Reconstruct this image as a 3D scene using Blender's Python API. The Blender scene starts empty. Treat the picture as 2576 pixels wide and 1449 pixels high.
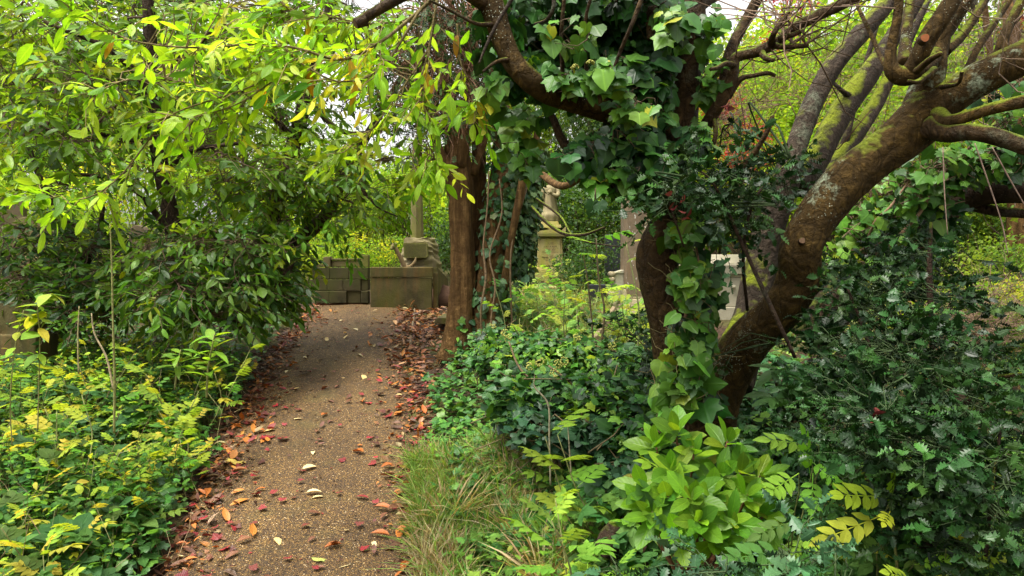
import bpy, math, random
import numpy as np
from mathutils import Vector

R = np.random.default_rng(7)
random.seed(7)
scene = bpy.context.scene
COL = scene.collection
PI = math.pi

# ------------------------------------------------------------------ camera
F = 1860.0                      # focal length in units of a 2576 px wide frame
PITCH = math.radians(2.0)
CAMZ = 1.5
FWD = np.array([0, math.cos(PITCH), -math.sin(PITCH)])
UPV = np.array([0, math.sin(PITCH), math.cos(PITCH)])

def P(u, v, Y):
    """world point seen at photo position u, v standing at depth Y"""
    d = np.array([1., 0, 0]) * (u - 1288) / F + UPV * (724.5 - v) / F + FWD
    d = d * (Y / d[1])
    return d + np.array([0, 0, CAMZ])

def px(w, Y):
    return w * Y / F

# ------------------------------------------------------------------ noise
_T = np.random.default_rng(3).random((32, 32, 32))
def vnoise(p):
    p = np.asarray(p, float)
    i = np.floor(p).astype(int); f = p - i
    f = f * f * (3 - 2 * f)
    i0 = i % 32; i1 = (i + 1) % 32
    x0, y0, z0 = i0[..., 0], i0[..., 1], i0[..., 2]
    x1, y1, z1 = i1[..., 0], i1[..., 1], i1[..., 2]
    fx, fy, fz = f[..., 0], f[..., 1], f[..., 2]
    a = _T[x0, y0, z0] * (1 - fx) + _T[x1, y0, z0] * fx
    b = _T[x0, y1, z0] * (1 - fx) + _T[x1, y1, z0] * fx
    c = _T[x0, y0, z1] * (1 - fx) + _T[x1, y0, z1] * fx
    d = _T[x0, y1, z1] * (1 - fx) + _T[x1, y1, z1] * fx
    return (a * (1 - fy) + b * fy) * (1 - fz) + (c * (1 - fy) + d * fy) * fz

def norm(a):
    return a / np.maximum(np.linalg.norm(a, axis=-1, keepdims=True), 1e-9)

# ------------------------------------------------------------------ terrain
def pathz(y):
    return np.interp(y, [-60, 1.5, 3.5, 9.4, 14, 30, 90], [-.35, -.25, .03, .955, 1.70, 3.0, 4.0])
def pathx(y):
    return np.interp(y, [-5, 2, 3.5, 4.2, 5.6, 7.4, 9.4, 11], [-.5, -.85, -1.03, -1.15, -1.42, -1.7, -1.9, -2.3])
def pathw(y):
    return np.interp(y, [0, 9.4], [.60, .60])
def sm(t):
    t = np.clip(t, 0, 1); return t * t * (3 - 2 * t)
def zg(x, y):
    x = np.asarray(x, float); y = np.asarray(y, float)
    z = pathz(y)
    dr = x - (pathx(y) + pathw(y)); dl = (pathx(y) - pathw(y)) - x
    z = z + .30 * sm((dr - .15) / 1.3) * sm((y - .5) / 2) * sm((7.2 - y) / 2.2)
    z = z + .10 * sm(dr / .9) * sm((y - 5.5) / 1.5) * sm((9.5 - y) / 1.5)
    z = z + .14 * sm((dl - .1) / 1.2) * sm((9.5 - y) / 3)
    n = vnoise(np.stack([x * 1.3, y * 1.3, 0 * x], -1)) - .5
    z = z + .10 * n * sm(np.maximum(dr, dl) / .5)
    z = z + .35 * sm((np.abs(x) - 9) / 25) * (np.abs(x) - 9) * .12
    return z

# ------------------------------------------------------------------ mesh accumulation
class MB:
    def __init__(s):
        s.v = []; s.f = []; s.fn = []; s.c = []; s.uv = []; s.n = 0
    def add(s, v, faces, col=None, uv=None):
        """faces: list of int arrays (k, 3) or (k, 4)"""
        v = np.asarray(v, np.float32).reshape(-1, 3)
        s.v.append(v)
        for f in faces:
            f = np.asarray(f, np.int32)
            if f.size:
                s.f.append((f + s.n))
        if col is None: col = np.ones((len(v), 3), np.float32)
        col = np.asarray(col, np.float32)
        if col.ndim == 1: col = np.repeat(col[None], len(v), 0)
        s.c.append(col)
        s.uv.append(np.zeros((len(v), 2), np.float32) if uv is None else np.asarray(uv, np.float32))
        s.n += len(v)
    def bm(s, fn, col=None):
        import bmesh
        b = bmesh.new(); fn(b)
        b.verts.ensure_lookup_table(); b.verts.index_update()
        v = np.array([x.co[:] for x in b.verts]); tri = []; quad = []
        bmesh.ops.triangulate(b, faces=[f for f in b.faces if len(f.verts) > 4])
        for f in b.faces:
            ix = [x.index for x in f.verts]
            (tri if len(ix) == 3 else quad).append(ix)
        b.free()
        s.add(v, [np.array(tri).reshape(-1, 3), np.array(quad).reshape(-1, 4)], col)
    def mesh(s, name, origin=(0, 0, 0), smooth=True):
        me = bpy.data.meshes.new(name)
        v = np.concatenate(s.v) - np.asarray(origin, np.float32)
        loops = np.concatenate([f.ravel() for f in s.f])
        counts = np.concatenate([np.full(len(f), f.shape[1], np.int32) for f in s.f])
        starts = np.concatenate([[0], np.cumsum(counts)[:-1]]).astype(np.int32)
        me.vertices.add(len(v)); me.vertices.foreach_set('co', v.ravel().astype(np.float32))
        me.loops.add(len(loops)); me.loops.foreach_set('vertex_index', loops.astype(np.int32))
        me.polygons.add(len(counts)); me.polygons.foreach_set('loop_start', starts)
        c = np.concatenate(s.c); a = me.color_attributes.new('Col', 'FLOAT_COLOR', 'POINT')
        a.data.foreach_set('color', np.concatenate([c, np.ones((len(c), 1), np.float32)], 1).ravel())
        u = me.attributes.new('luv', 'FLOAT2', 'POINT'); u.data.foreach_set('vector', np.concatenate(s.uv).ravel())
        me.update(calc_edges=True); me.validate()
        me.polygons.foreach_set('use_smooth', np.full(len(me.polygons), smooth))
        return me

def thing(name, label, cat, loc=(0, 0, 0), group=None):
    o = bpy.data.objects.new(name, None); COL.objects.link(o)
    o.empty_display_size = .1
    o.location = tuple(float(a) for a in loc); o['label'] = label; o['category'] = cat
    if group: o['group'] = group
    return o

def obj(name, mb, mat, parent=None, smooth=True, label=None, origin=None, bevel=0):
    org = origin if origin is not None else (tuple(parent.matrix_world.translation) if False else (parent['_o'] if parent and '_o' in parent else (tuple(parent.location) if parent else (0, 0, 0))))
    me = mb.mesh(name, org, smooth)
    me.materials.append(mat)
    o = bpy.data.objects.new(name, me); COL.objects.link(o)
    if parent:
        o.parent = parent
    if label: o['label'] = label
    if bevel:
        m = o.modifiers.new('b', 'BEVEL'); m.width = bevel; m.segments = 2; m.limit_method = 'ANGLE'
    return o

def sub(name, mb, mat, part, root, **k):
    """a sub-part: mesh kept in the root's local frame"""
    o = obj(name, mb, mat, None, origin=tuple(root.location), **k)
    o.parent = part
    return o

def struct(o):
    o['kind'] = 'structure'; return o

def dup(root, loc, rz=0, sc=1, label=None):
    r = root.copy(); COL.objects.link(r)
    r.location = tuple(float(a) for a in loc); r.rotation_euler = (0, 0, rz); r.scale = (sc, sc, sc)
    if label: r['label'] = label
    for ch in list(root.children):
        c = ch.copy(); COL.objects.link(c); c.parent = r
        for g in list(ch.children):
            d = g.copy(); COL.objects.link(d); d.parent = c
    return r

# ------------------------------------------------------------------ wood
def spline(pts, n=8):
    """Catmull-Rom through rows of pts"""
    p = np.asarray(pts, float)
    if len(p) < 3:
        t = np.linspace(0, 1, n + 1)[:, None]; return p[0] * (1 - t) + p[-1] * t
    p = np.vstack([2 * p[0] - p[1], p, 2 * p[-1] - p[-2]])
    out = []
    t = np.linspace(0, 1, n, endpoint=False)[:, None]
    for i in range(1, len(p) - 2):
        a, b, c, d = p[i - 1:i + 3]
        out.append(.5 * (2 * b + (c - a) * t + (2 * a - 5 * b + 4 * c - d) * t ** 2 + (3 * b - a - 3 * c + d) * t ** 3))
    out.append(p[-2][None])
    return np.vstack(out)

def frames(c):
    t = norm(np.gradient(c, axis=0))
    ref = np.array([0.3, 1, 0.1]) if abs(t[0][1]) < .8 else np.array([1., 0, .2])
    u = np.zeros_like(c); u0 = ref
    for i in range(len(c)):
        u0 = u0 - t[i] * np.dot(u0, t[i]); u0 = u0 / np.linalg.norm(u0); u[i] = u0
    return t, u, np.cross(t, u)

def tube(mb, c, r, sides=8, rough=0, seed=0, cap=True, col=None, fl=0, nfreq=6.):
    """tapered tube along centreline c (n,3) with radii r (n,)"""
    c = np.asarray(c, float); r = np.asarray(r, float) * np.ones(len(c))
    t, u, w = frames(c)
    a = np.linspace(0, 2 * PI, sides, endpoint=False)
    rr = r[:, None] * np.ones(sides)
    dirs = u[:, None] * np.cos(a)[None, :, None] + w[:, None] * np.sin(a)[None, :, None]
    if rough:
        base = c[:, None] + dirs * r[:, None, None]
        s = np.concatenate([[0], np.cumsum(np.linalg.norm(np.diff(c, axis=0), axis=1))])
        q = np.stack([np.cos(a)[None] * 2.2 + 0 * rr + seed * 3.1, np.sin(a)[None] * 2.2 + 0 * rr, s[:, None] * 3 + 0 * rr], -1)
        n1 = vnoise(q) - .5
        n2 = vnoise(base * nfreq * 3 + seed) - .5
        if sides >= 28:
            n3 = vnoise(base * 40 + seed) - .5; n4 = np.abs(vnoise(base * 16 + seed + 5) - .5)
            rr = rr * (1 + rough * (.75 * n1 + .35 * n2 + .30 * n3)) - r[:, None] * rough * .30 * np.maximum(.10 - n4, 0) * 6
        else: rr = rr * (1 + rough * (1.0 * n1 + .5 * n2))
        if fl: rr = rr * (1 + fl * np.abs(np.sin(a * 2.5 + seed + 2 * n1)))
    v = c[:, None] + dirs * rr[..., None]
    n, k = len(c), sides
    i = np.arange(n - 1)[:, None] * k; j = np.arange(k)[None]
    q = np.stack([i + j, i + (j + 1) % k, i + k + (j + 1) % k, i + k + j], -1).reshape(-1, 4)
    v = v.reshape(-1, 3); fs = [q]
    if cap:
        v = np.vstack([v, c[-1:] + t[-1] * r[-1] * .15, c[:1]])
        e = (n - 1) * k; jj = np.arange(k)
        fs.append(np.stack([e + jj, e + (jj + 1) % k, np.full(k, n * k)], -1))
        fs.append(np.stack([(jj + 1) % k, jj, np.full(k, n * k + 1)], -1))
    uv = np.stack([np.tile(a / (2 * PI), n), np.repeat(np.arange(n), k)], -1)
    uv = np.vstack([uv, np.zeros((len(v) - len(uv), 2))])
    mb.add(v, fs, col, uv)

def limb(mb, pts, sides=10, rough=.12, n=6, seed=0, fl=0, tip=None, col=None, flare=0):
    """pts rows: (u, v, Y, width px) -> a real tube in the world"""
    pts = [tuple(p) for p in pts]
    (u0, v0, Y0, w0), (u1, v1, Y1, w1) = pts[-2], pts[-1]
    if (v1 < -20 or u1 > 2590) and w1 > 6:          # carry limbs on past the frame to a natural tip
        l = max(math.hypot(u1 - u0, v1 - v0), 1); du, dv = (u1 - u0) / l, (v1 - v0) / l
        for k, (s, f) in enumerate(((150, .72), (320, .42), (520, .10))):
            pts.append((u1 + du * s + 18 * math.sin(k * 2 + u1), v1 + dv * s - 12 * k, Y1 + .06 * (k + 1), w1 * f))
    rows = np.array([list(P(u, v, Y)) + [px(w, Y) / 2] for u, v, Y, w in pts])
    s = spline(rows, n)
    r = np.maximum(s[:, 3], .002)
    tube(mb, s[:, :3], r, sides, rough, seed, True, col, fl)
    return s

_tr = np.random.default_rng(77)
def twigs(mb, A, B, r0, r1, sag=None, col=None, wig=.05):
    """many thin 3-sided crooked twigs from A to B (N,3)"""
    A = np.asarray(A, float); B = np.asarray(B, float); N = len(A)
    ln = np.linalg.norm(B - A, axis=1, keepdims=True)
    S = 0 if sag is None else np.asarray(sag, float)
    d = norm(B - A)
    u = norm(np.cross(d, np.array([.31, .12, .9]))); w = np.cross(d, u)
    vs = []; r0 = np.asarray(r0) * np.ones(N); r1 = np.asarray(r1) * np.ones(N)
    for f in (0, .3, .62, 1):
        pt = A * (1 - f) + B * f + S * 4 * f * (1 - f)
        if 0 < f < 1: pt = pt + _tr.standard_normal((N, 3)) * ln * wig
        r = r0 * (1 - f) + r1 * f
        for k in range(3):
            a = k * 2 * PI / 3
            vs.append(pt + (u * math.cos(a) + w * math.sin(a)) * r[:, None])
    v = np.stack(vs, 1)
    f = []
    for s in (0, 3, 6):
        for k in range(3):
            f.append([s + k, s + (k + 1) % 3, s + 3 + (k + 1) % 3, s + 3 + k])
    f = np.array(f)[None] + (np.arange(N) * 12)[:, None, None]
    c = None
    if col is not None:
        col = np.asarray(col); c = np.repeat(col, 12, 0) if col.ndim == 2 else col
    mb.add(v.reshape(-1, 3), [f.reshape(-1, 4)], c)

# ------------------------------------------------------------------ leaf templates
class Tpl:
    def __init__(s, v, tri=(), quad=(), uv=None):
        s.v = np.asarray(v, float); s.t = np.array(tri, int).reshape(-1, 3); s.q = np.array(quad, int).reshape(-1, 4)
        s.uv = np.asarray(uv, float) if uv is not None else np.stack([s.v[:, 0] * 2, s.v[:, 1]], -1)

def strip(st, fold=.25, curl=.12, twist=0, zs=None):
    """leaf from rows (y, halfwidth); folded along its midrib and curled"""
    v = []; uv = []; q = []; t = []; last = None
    for i, (y, w) in enumerate(st):
        z = -curl * y * y * 1.0; yy = y * (1 - .15 * abs(curl) * y)
        e = fold * w + (zs[i] if zs else 0)
        if w <= 1e-6:
            v.append((0, yy, z)); uv.append((0, y)); cur = (len(v) - 1,)
        else:
            tw = twist * y
            v += [(-w, yy, z + e - tw * w), (0, yy, z), (w, yy, z + e + tw * w)]
            uv += [(-1, y), (0, y), (1, y)]; k = len(v); cur = (k - 3, k - 2, k - 1)
        if last is not None:
            if len(last) == 3 and len(cur) == 3:
                q += [(last[0], last[1], cur[1], cur[0]), (last[1], last[2], cur[2], cur[1])]
            elif len(last) == 1 and len(cur) == 3:
                t += [(last[0], cur[1], cur[0]), (last[0], cur[2], cur[1])]
            elif len(last) == 3 and len(cur) == 1:
                t += [(last[0], last[1], cur[0]), (last[1], last[2], cur[0])]
        last = cur
    return Tpl(v, t, q, uv)

def fan(half, cy=.3, bump=.06, cup=-.12):
    out = list(half) + [(-x, y) for x, y in half[::-1] if abs(x) > 1e-6]
    v = [(0, cy, bump)] + [(x, y, cup * (x * x * 1.5 + max(y - .3, 0) ** 2) + (.05 * math.sin(i * 2.1))) for i, (x, y) in enumerate(out)]
    n = len(out)
    t = [(0, 1 + (i + 1) % n, 1 + i) for i in range(n)]
    uv = [(0, cy)] + [(x * 2, y) for x, y in out]
    return Tpl(v, t, (), uv)

LAUREL = [strip([(0, .012), (.09, .014), (.2, .10), (.45, .158), (.68, .145), (.88, .075), (1, 0)], .28, c, tw)
          for c, tw in ((.10, 0), (.25, .3), (.02, -.3), (.4, .1))]
BROAD = [strip([(0, .012), (.09, .014), (.2, .12), (.45, .205), (.68, .20), (.88, .11), (1, 0)], .22, c, tw) for c, tw in ((.10, 0), (.25, .2), (.02, -.2))]
LAUREL_LO = [strip([(0, .02), (.4, .19), (.75, .15), (1, 0)], .25, c) for c in (.08, .28)]
OVATE = [strip([(0, .02), (.15, .17), (.38, .27), (.65, .22), (.87, .09), (1, 0)], .2, c) for c in (.1, .3)]
OVATE_LO = [strip([(0, 0), (.4, .28), (1, 0)], .25, c) for c in (.1, .25)]
IVY = [fan([(0, .05), (.16, -.10), (.36, -.06), (.50, .10), (.42, .24), (.56, .46), (.32, .54), (.20, .74), (0, 1.0)]),
       fan([(0, .05), (.15, -.06), (.34, -.02), (.47, .14), (.44, .34), (.48, .52), (.26, .66), (0, .98)], .3, .05, -.2),
       fan([(0, .02), (.18, -.08), (.38, .02), (.46, .24), (.38, .50), (.20, .78), (0, 1.0)], .3, .03, -.25)]
IVY_LO = [fan([(0, .0), (.42, .02), (.46, .42), (0, 1.0)], .35, .05, -.2)]
_hs = [(0, .015, 0), (.07, .05, 0), (.14, .22, .10), (.24, .13, -.06), (.36, .31, .12), (.47, .16, -.07), (.59, .28, .11), (.69, .13, -.05), (.79, .19, .09), (.87, .06, 0), (1, 0, 0)]
HOLLY = [strip([(a, b) for a, b, c in _hs], .15, cu, tw, [c for a, b, c in _hs]) for cu, tw in ((.15, 0), (-.1, .3), (.35, -.3))]
HOLLY_LO = [strip([(0, .02), (.2, .24), (.35, .13), (.55, .29), (.72, .12), (1, 0)], .2, .2, 0, [0, .1, -.08, .1, -.06, 0])]
BLADE = [strip([(0, .016), (.35, .019), (.7, .013), (1, 0)], .5, c) for c in (.3, .6, 1.0)]
NEEDLE = [strip([(0, .04), (.5, .055), (1, 0)], .3, .1)]
DEAD = [strip([(0, .012), (.1, .015), (.22, .12), (.48, .18), (.7, .15), (.88, .07), (1, 0)], f, c, tw)
        for f, c, tw in ((.45, .2, .3), (.3, -.25, -.5), (.8, .1, .2), (.15, .3, .5))]
MAPLE = [fan([(0, .02), (.20, -.12), (.16, .06), (.50, .02), (.38, .22), (.60, .42), (.30, .48), (.24, .70), (0, 1.0)], .3, .08, .35)]

def pinnate(pairs=4, tpl=None, ll=.34, term=True, spread=.95):
    """compound leaf along +y, length 1"""
    tpl = tpl or OVATE[0]
    V = [(-.008, 0, 0), (.008, 0, 0), (.005, 1 - ll * .8, -.08), (-.005, 1 - ll * .8, -.08)]; UV = [(0, 0)] * 4; T = []; Q = [(0, 1, 2, 3)]
    def put(o, ang, s, tz):
        n0 = len(V); ca, sa = math.cos(ang), math.sin(ang)
        for (x, y, z), uv in zip(tpl.v, tpl.uv):
            X, Yy, Z = x * s, y * s, z * s - tz * y * s
            V.append((o[0] + X * ca + Yy * sa, o[1] - X * sa + Yy * ca, o[2] + Z)); UV.append(tuple(uv))
        T.extend((tpl.t + n0).tolist()); Q.extend((tpl.q + n0).tolist())
    for i in range(pairs):
        y = .25 + (.70 - .25) * i / max(pairs - 1, 1)
        s = ll * (1 - .12 * abs(i - 1.5))
        for sg in (-1, 1):
            put((0, y, -.08 * y), sg * (spread + .1 * math.sin(i * 3 + sg)), s, .12)
    if term: put((0, 1 - ll * .9, -.08), 0, ll, .15)
    return Tpl(V, T, Q, UV)
ASH = [pinnate(4, OVATE[0], .32), pinnate(3, OVATE[1], .36), pinnate(4, OVATE[1], .30, True, 1.1)]
ASH_LO = [pinnate(3, OVATE_LO[0], .36)]
def palm(n=3, ll=.62):
    V = [(-.01, 0, 0), (.01, 0, 0), (.006, .4, 0), (-.006, .4, 0)]; UV = [(0, 0)] * 4; T = []; Q = [(0, 1, 2, 3)]
    for k in range(n):
        ang = (k - (n - 1) / 2) * (1.25 if n == 3 else .75); s = ll * (1 if k == n // 2 else .82)
        ca, sa = math.cos(ang), math.sin(ang); n0 = len(V); tpl = OVATE[k % 2]
        for (x, y, z), uv in zip(tpl.v, tpl.uv):
            X, Yy, Z = x * s * 1.15, y * s, z * s - .1 * y
            V.append((X * ca + Yy * sa, .4 - X * sa + Yy * ca, Z)); UV.append(tuple(uv))
        T += (tpl.t + n0).tolist(); Q += (tpl.q + n0).tolist()
    return Tpl(V, T, Q, UV)
BRAMBLE = [palm(3), palm(5, .58)]

def scatter(mb, tpls, pos, d, nrm, scale, col, rng=R):
    """put leaf templates at pos with length axis d and face normal nrm"""
    pos = np.asarray(pos, float)
    N = len(pos)
    if N == 0: return
    d = norm(np.asarray(d, float)); s = norm(np.cross(d, nrm)); nn = np.cross(s, d)
    scale = np.asarray(scale) * np.ones(N); col = np.asarray(col, float)
    if col.ndim == 1: col = np.repeat(col[None], N, 0)
    which = rng.integers(0, len(tpls), N)
    for k, tp in enumerate(tpls):
        ix = np.nonzero(which == k)[0]
        if not len(ix): continue
        sc = scale[ix][:, None, None]
        wj = (1 + .18 * rng.standard_normal(len(ix)))[:, None, None]
        v = pos[ix][:, None] + sc * (tp.v[None, :, 0:1] * wj * s[ix][:, None] + tp.v[None, :, 1:2] * d[ix][:, None] + tp.v[None, :, 2:3] * nn[ix][:, None])
        off = (np.arange(len(ix)) * len(tp.v))[:, None, None]
        fs = []
        if len(tp.t): fs.append((tp.t[None] + off).reshape(-1, 3))
        if len(tp.q): fs.append((tp.q[None] + off).reshape(-1, 4))
        mb.add(v.reshape(-1, 3), fs, np.repeat(col[ix], len(tp.v), 0), np.tile(tp.uv, (len(ix), 1)))

def rdir(n, rng=R):
    return norm(rng.standard_normal((n, 3)))

def palette(cols, wts, n, jit=.18, rng=R, hue=.08):
    c = np.asarray(cols, float)[rng.choice(len(cols), n, p=np.asarray(wts) / np.sum(wts))]
    c = c * (1 + jit * rng.standard_normal((n, 1))) * (1 + hue * rng.standard_normal((n, 3)))
    return np.clip(c, .004, .95)

def sprays(leaf, wood, P0, D, L, m, tpls, size, cols, droop=.3, up=.55, twig_r=.004, rng=R, fold=.6, hang=.0, wcol=None, dens_cut=None):
    """leafy twigs: starts P0, directions D, lengths L, m leaves each"""
    N = len(P0)
    if N == 0: return
    D = norm(D); L = np.asarray(L) * np.ones(N)
    t = np.linspace(.18, 1, m)[None, :, None] * np.ones((N, 1, 1))
    t = t + rng.uniform(-.05, .05, t.shape)
    Ln = L[:, None, None]
    zz = np.array([0, 0, 1.])
    pos = P0[:, None] + D[:, None] * Ln * t - zz * droop * Ln * t * t
    tw = norm(D[:, None] - 2 * droop * t * zz)
    side = norm(np.cross(tw, zz) + .35 * rng.standard_normal(pos.shape))
    sg = np.where(np.arange(m) % 2 == 0, 1., -1.)[None, :, None]
    ld = tw * rng.uniform(.3, .9, t.shape) + side * sg * rng.uniform(.6, 1.1, t.shape) + zz * (rng.uniform(-.5, .5, t.shape) - hang)
    ld[:, -1] = tw[:, -1] + .15 * rng.standard_normal((N, 3)) - zz * hang * .5
    nr = zz * up + .45 * rng.standard_normal(pos.shape) + side * sg * -.15
    sz = size * (1 + .22 * rng.standard_normal((N, m)))
    sz = np.clip(sz, size * .4, size * 1.6)
    col = palette(cols[0], cols[1], N, .12, rng)[:, None] * (1 + .14 * rng.standard_normal((N, m, 1))) 
    scatter(leaf, tpls, pos.reshape(-1, 3), ld.reshape(-1, 3), nr.reshape(-1, 3), sz.ravel(), np.clip(col, .003, .9).reshape(-1, 3), rng)
    if wood is not None:
        B = P0 + D * L[:, None] - zz * droop * L[:, None]
        M = (P0 + D * L[:, None] * .5 - zz * droop * L[:, None] * .25) - (P0 + B) / 2
        twigs(wood, P0, B, twig_r, twig_r * .45, M, wcol)

def blob(n, c, r, rng=R, shell=.0):
    q = rdir(n, rng) * (rng.uniform(shell, 1, (n, 1)) ** (1 / 3.))
    return np.asarray(c) + q * np.asarray(r), q
# ------------------------------------------------------------------ materials
class NT:
    def __init__(s, name):
        s.m = bpy.data.materials.new(name); s.m.use_nodes = True
        s.t = s.m.node_tree; s.t.nodes.clear()
        s.out = s.t.nodes.new('ShaderNodeOutputMaterial')
    def n(s, typ, ins=None, **kw):
        x = s.t.nodes.new(typ)
        for k, v in kw.items(): setattr(x, k, v)
        for k, v in (ins or {}).items():
            i = x.inputs[k]
            if hasattr(v, 'is_output') or isinstance(v, bpy.types.NodeSocket): s.t.links.new(v, i)
            else: i.default_value = v
        return x
    def l(s, a, b): s.t.links.new(a, b)
    def mix(s, f, a, b, mode='MIX'):
        x = s.t.nodes.new('ShaderNodeMix'); x.data_type = 'RGBA'; x.blend_type = mode
        for sock, v in ((x.inputs[0], f), (x.inputs[6], a), (x.inputs[7], b)):
            if isinstance(v, bpy.types.NodeSocket): s.l(v, sock)
            else: sock.default_value = v if not isinstance(v, tuple) else (*v, 1)[:4]
        return x.outputs[2]
    def math(s, op, a, b=0.0, c=None, clamp=False):
        x = s.t.nodes.new('ShaderNodeMath'); x.operation = op; x.use_clamp = clamp
        for i, v in enumerate((a, b, c)):
            if v is None: continue
            if isinstance(v, bpy.types.NodeSocket): s.l(v, x.inputs[i])
            else: x.inputs[i].default_value = v
        return x.outputs[0]
    def ramp(s, fac, stops, interp='LINEAR'):
        x = s.t.nodes.new('ShaderNodeValToRGB'); x.color_ramp.interpolation = interp
        e = x.color_ramp.elements
        while len(e) > 1: e.remove(e[-1])
        for i, (p, c) in enumerate(stops):
            k = e[0] if i == 0 else e.new(p)
            k.position = p; k.color = (*c, 1) if len(c) == 3 else c
        s.l(fac, x.inputs[0]); return x.outputs[0]
    def noise(s, vec, scale, detail=4, rough=.55, dist=0):
        x = s.n('ShaderNodeTexNoise', {'Scale': scale, 'Detail': detail, 'Roughness': rough, 'Distortion': dist})
        if vec is not None: s.l(vec, x.inputs['Vector'])
        return x.outputs[0]
    def geo(s): return s.n('ShaderNodeNewGeometry')
    def bump(s, h, strength=.5, dist=.02, nrm=None):
        x = s.n('ShaderNodeBump', {'Strength': strength, 'Distance': dist, 'Height': h})
        if nrm is not None: s.l(nrm, x.inputs['Normal'])
        return x.outputs[0]
    def map(s, vec, scale):
        x = s.n('ShaderNodeMapping', {'Scale': scale}); s.l(vec, x.inputs['Vector']); return x.outputs[0]
    def principled(s, **kw):
        return s.n('ShaderNodeBsdfPrincipled', {k.replace('_', ' '): v for k, v in kw.items()})

def leaf_mat(name, rough=.42, spec=.4, trans=.35, vein=.5, spots=0, tint=(1.25, 1.15, .5), side=.35):
    t = NT(name)
    col = t.n('ShaderNodeAttribute', attribute_name='Col').outputs['Color']
    luv = t.n('ShaderNodeAttribute', attribute_name='luv').outputs['Vector']
    sep = t.n('ShaderNodeSeparateXYZ', {0: luv})
    ax = t.math('ABSOLUTE', sep.outputs[0])
    mid = t.math('SUBTRACT', 1.0, t.math('MULTIPLY', ax, 8.0), clamp=True)
    lat = t.math('SINE', t.math('SUBTRACT', t.math('MULTIPLY', sep.outputs[1], 46.0), t.math('MULTIPLY', ax, 13.0)))
    latm = t.math('MULTIPLY', t.math('GREATER_THAN', lat, .86), side)
    vm = t.math('MULTIPLY', t.math('MAXIMUM', mid, latm), vein)
    pos = t.geo().outputs['Position']
    n = t.noise(pos, 23.0, 3)
    val = t.math('MULTIPLY_ADD', n, .7, .65)
    c = t.mix(1.0, col, t.n('ShaderNodeCombineColor', {0: val, 1: val, 2: val}).outputs[0], 'MULTIPLY')
    c = t.mix(t.math('MULTIPLY', vm, .55), c, t.mix(1.0, c, (1.9, 1.7, 1.5), 'MULTIPLY'))
    if spots:
        sp = t.noise(pos, 60.0, 2); sp = t.math('GREATER_THAN', sp, .68)
        c = t.mix(t.math('MULTIPLY', sp, spots), c, (.10, .035, .012))
    h = t.math('MULTIPLY', t.math('ADD', t.math('MULTIPLY', mid, -1.0), t.math('MULTIPLY', lat, .15 if side else 0.0)), 1.0)
    b = t.bump(h, .35, .004)
    p = t.principled(Base_Color=c, Roughness=rough, Normal=b, Specular_IOR_Level=spec)
    if trans:
        tc = t.mix(1.0, c, tint, 'MULTIPLY')
        tr = t.n('ShaderNodeBsdfTranslucent', {'Color': tc})
        mx = t.n('ShaderNodeMixShader', {0: trans, 1: p.outputs[0], 2: tr.outputs[0]})
        t.l(mx.outputs[0], t.out.inputs[0])
    else: t.l(p.outputs[0], t.out.inputs[0])
    return t.m

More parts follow.
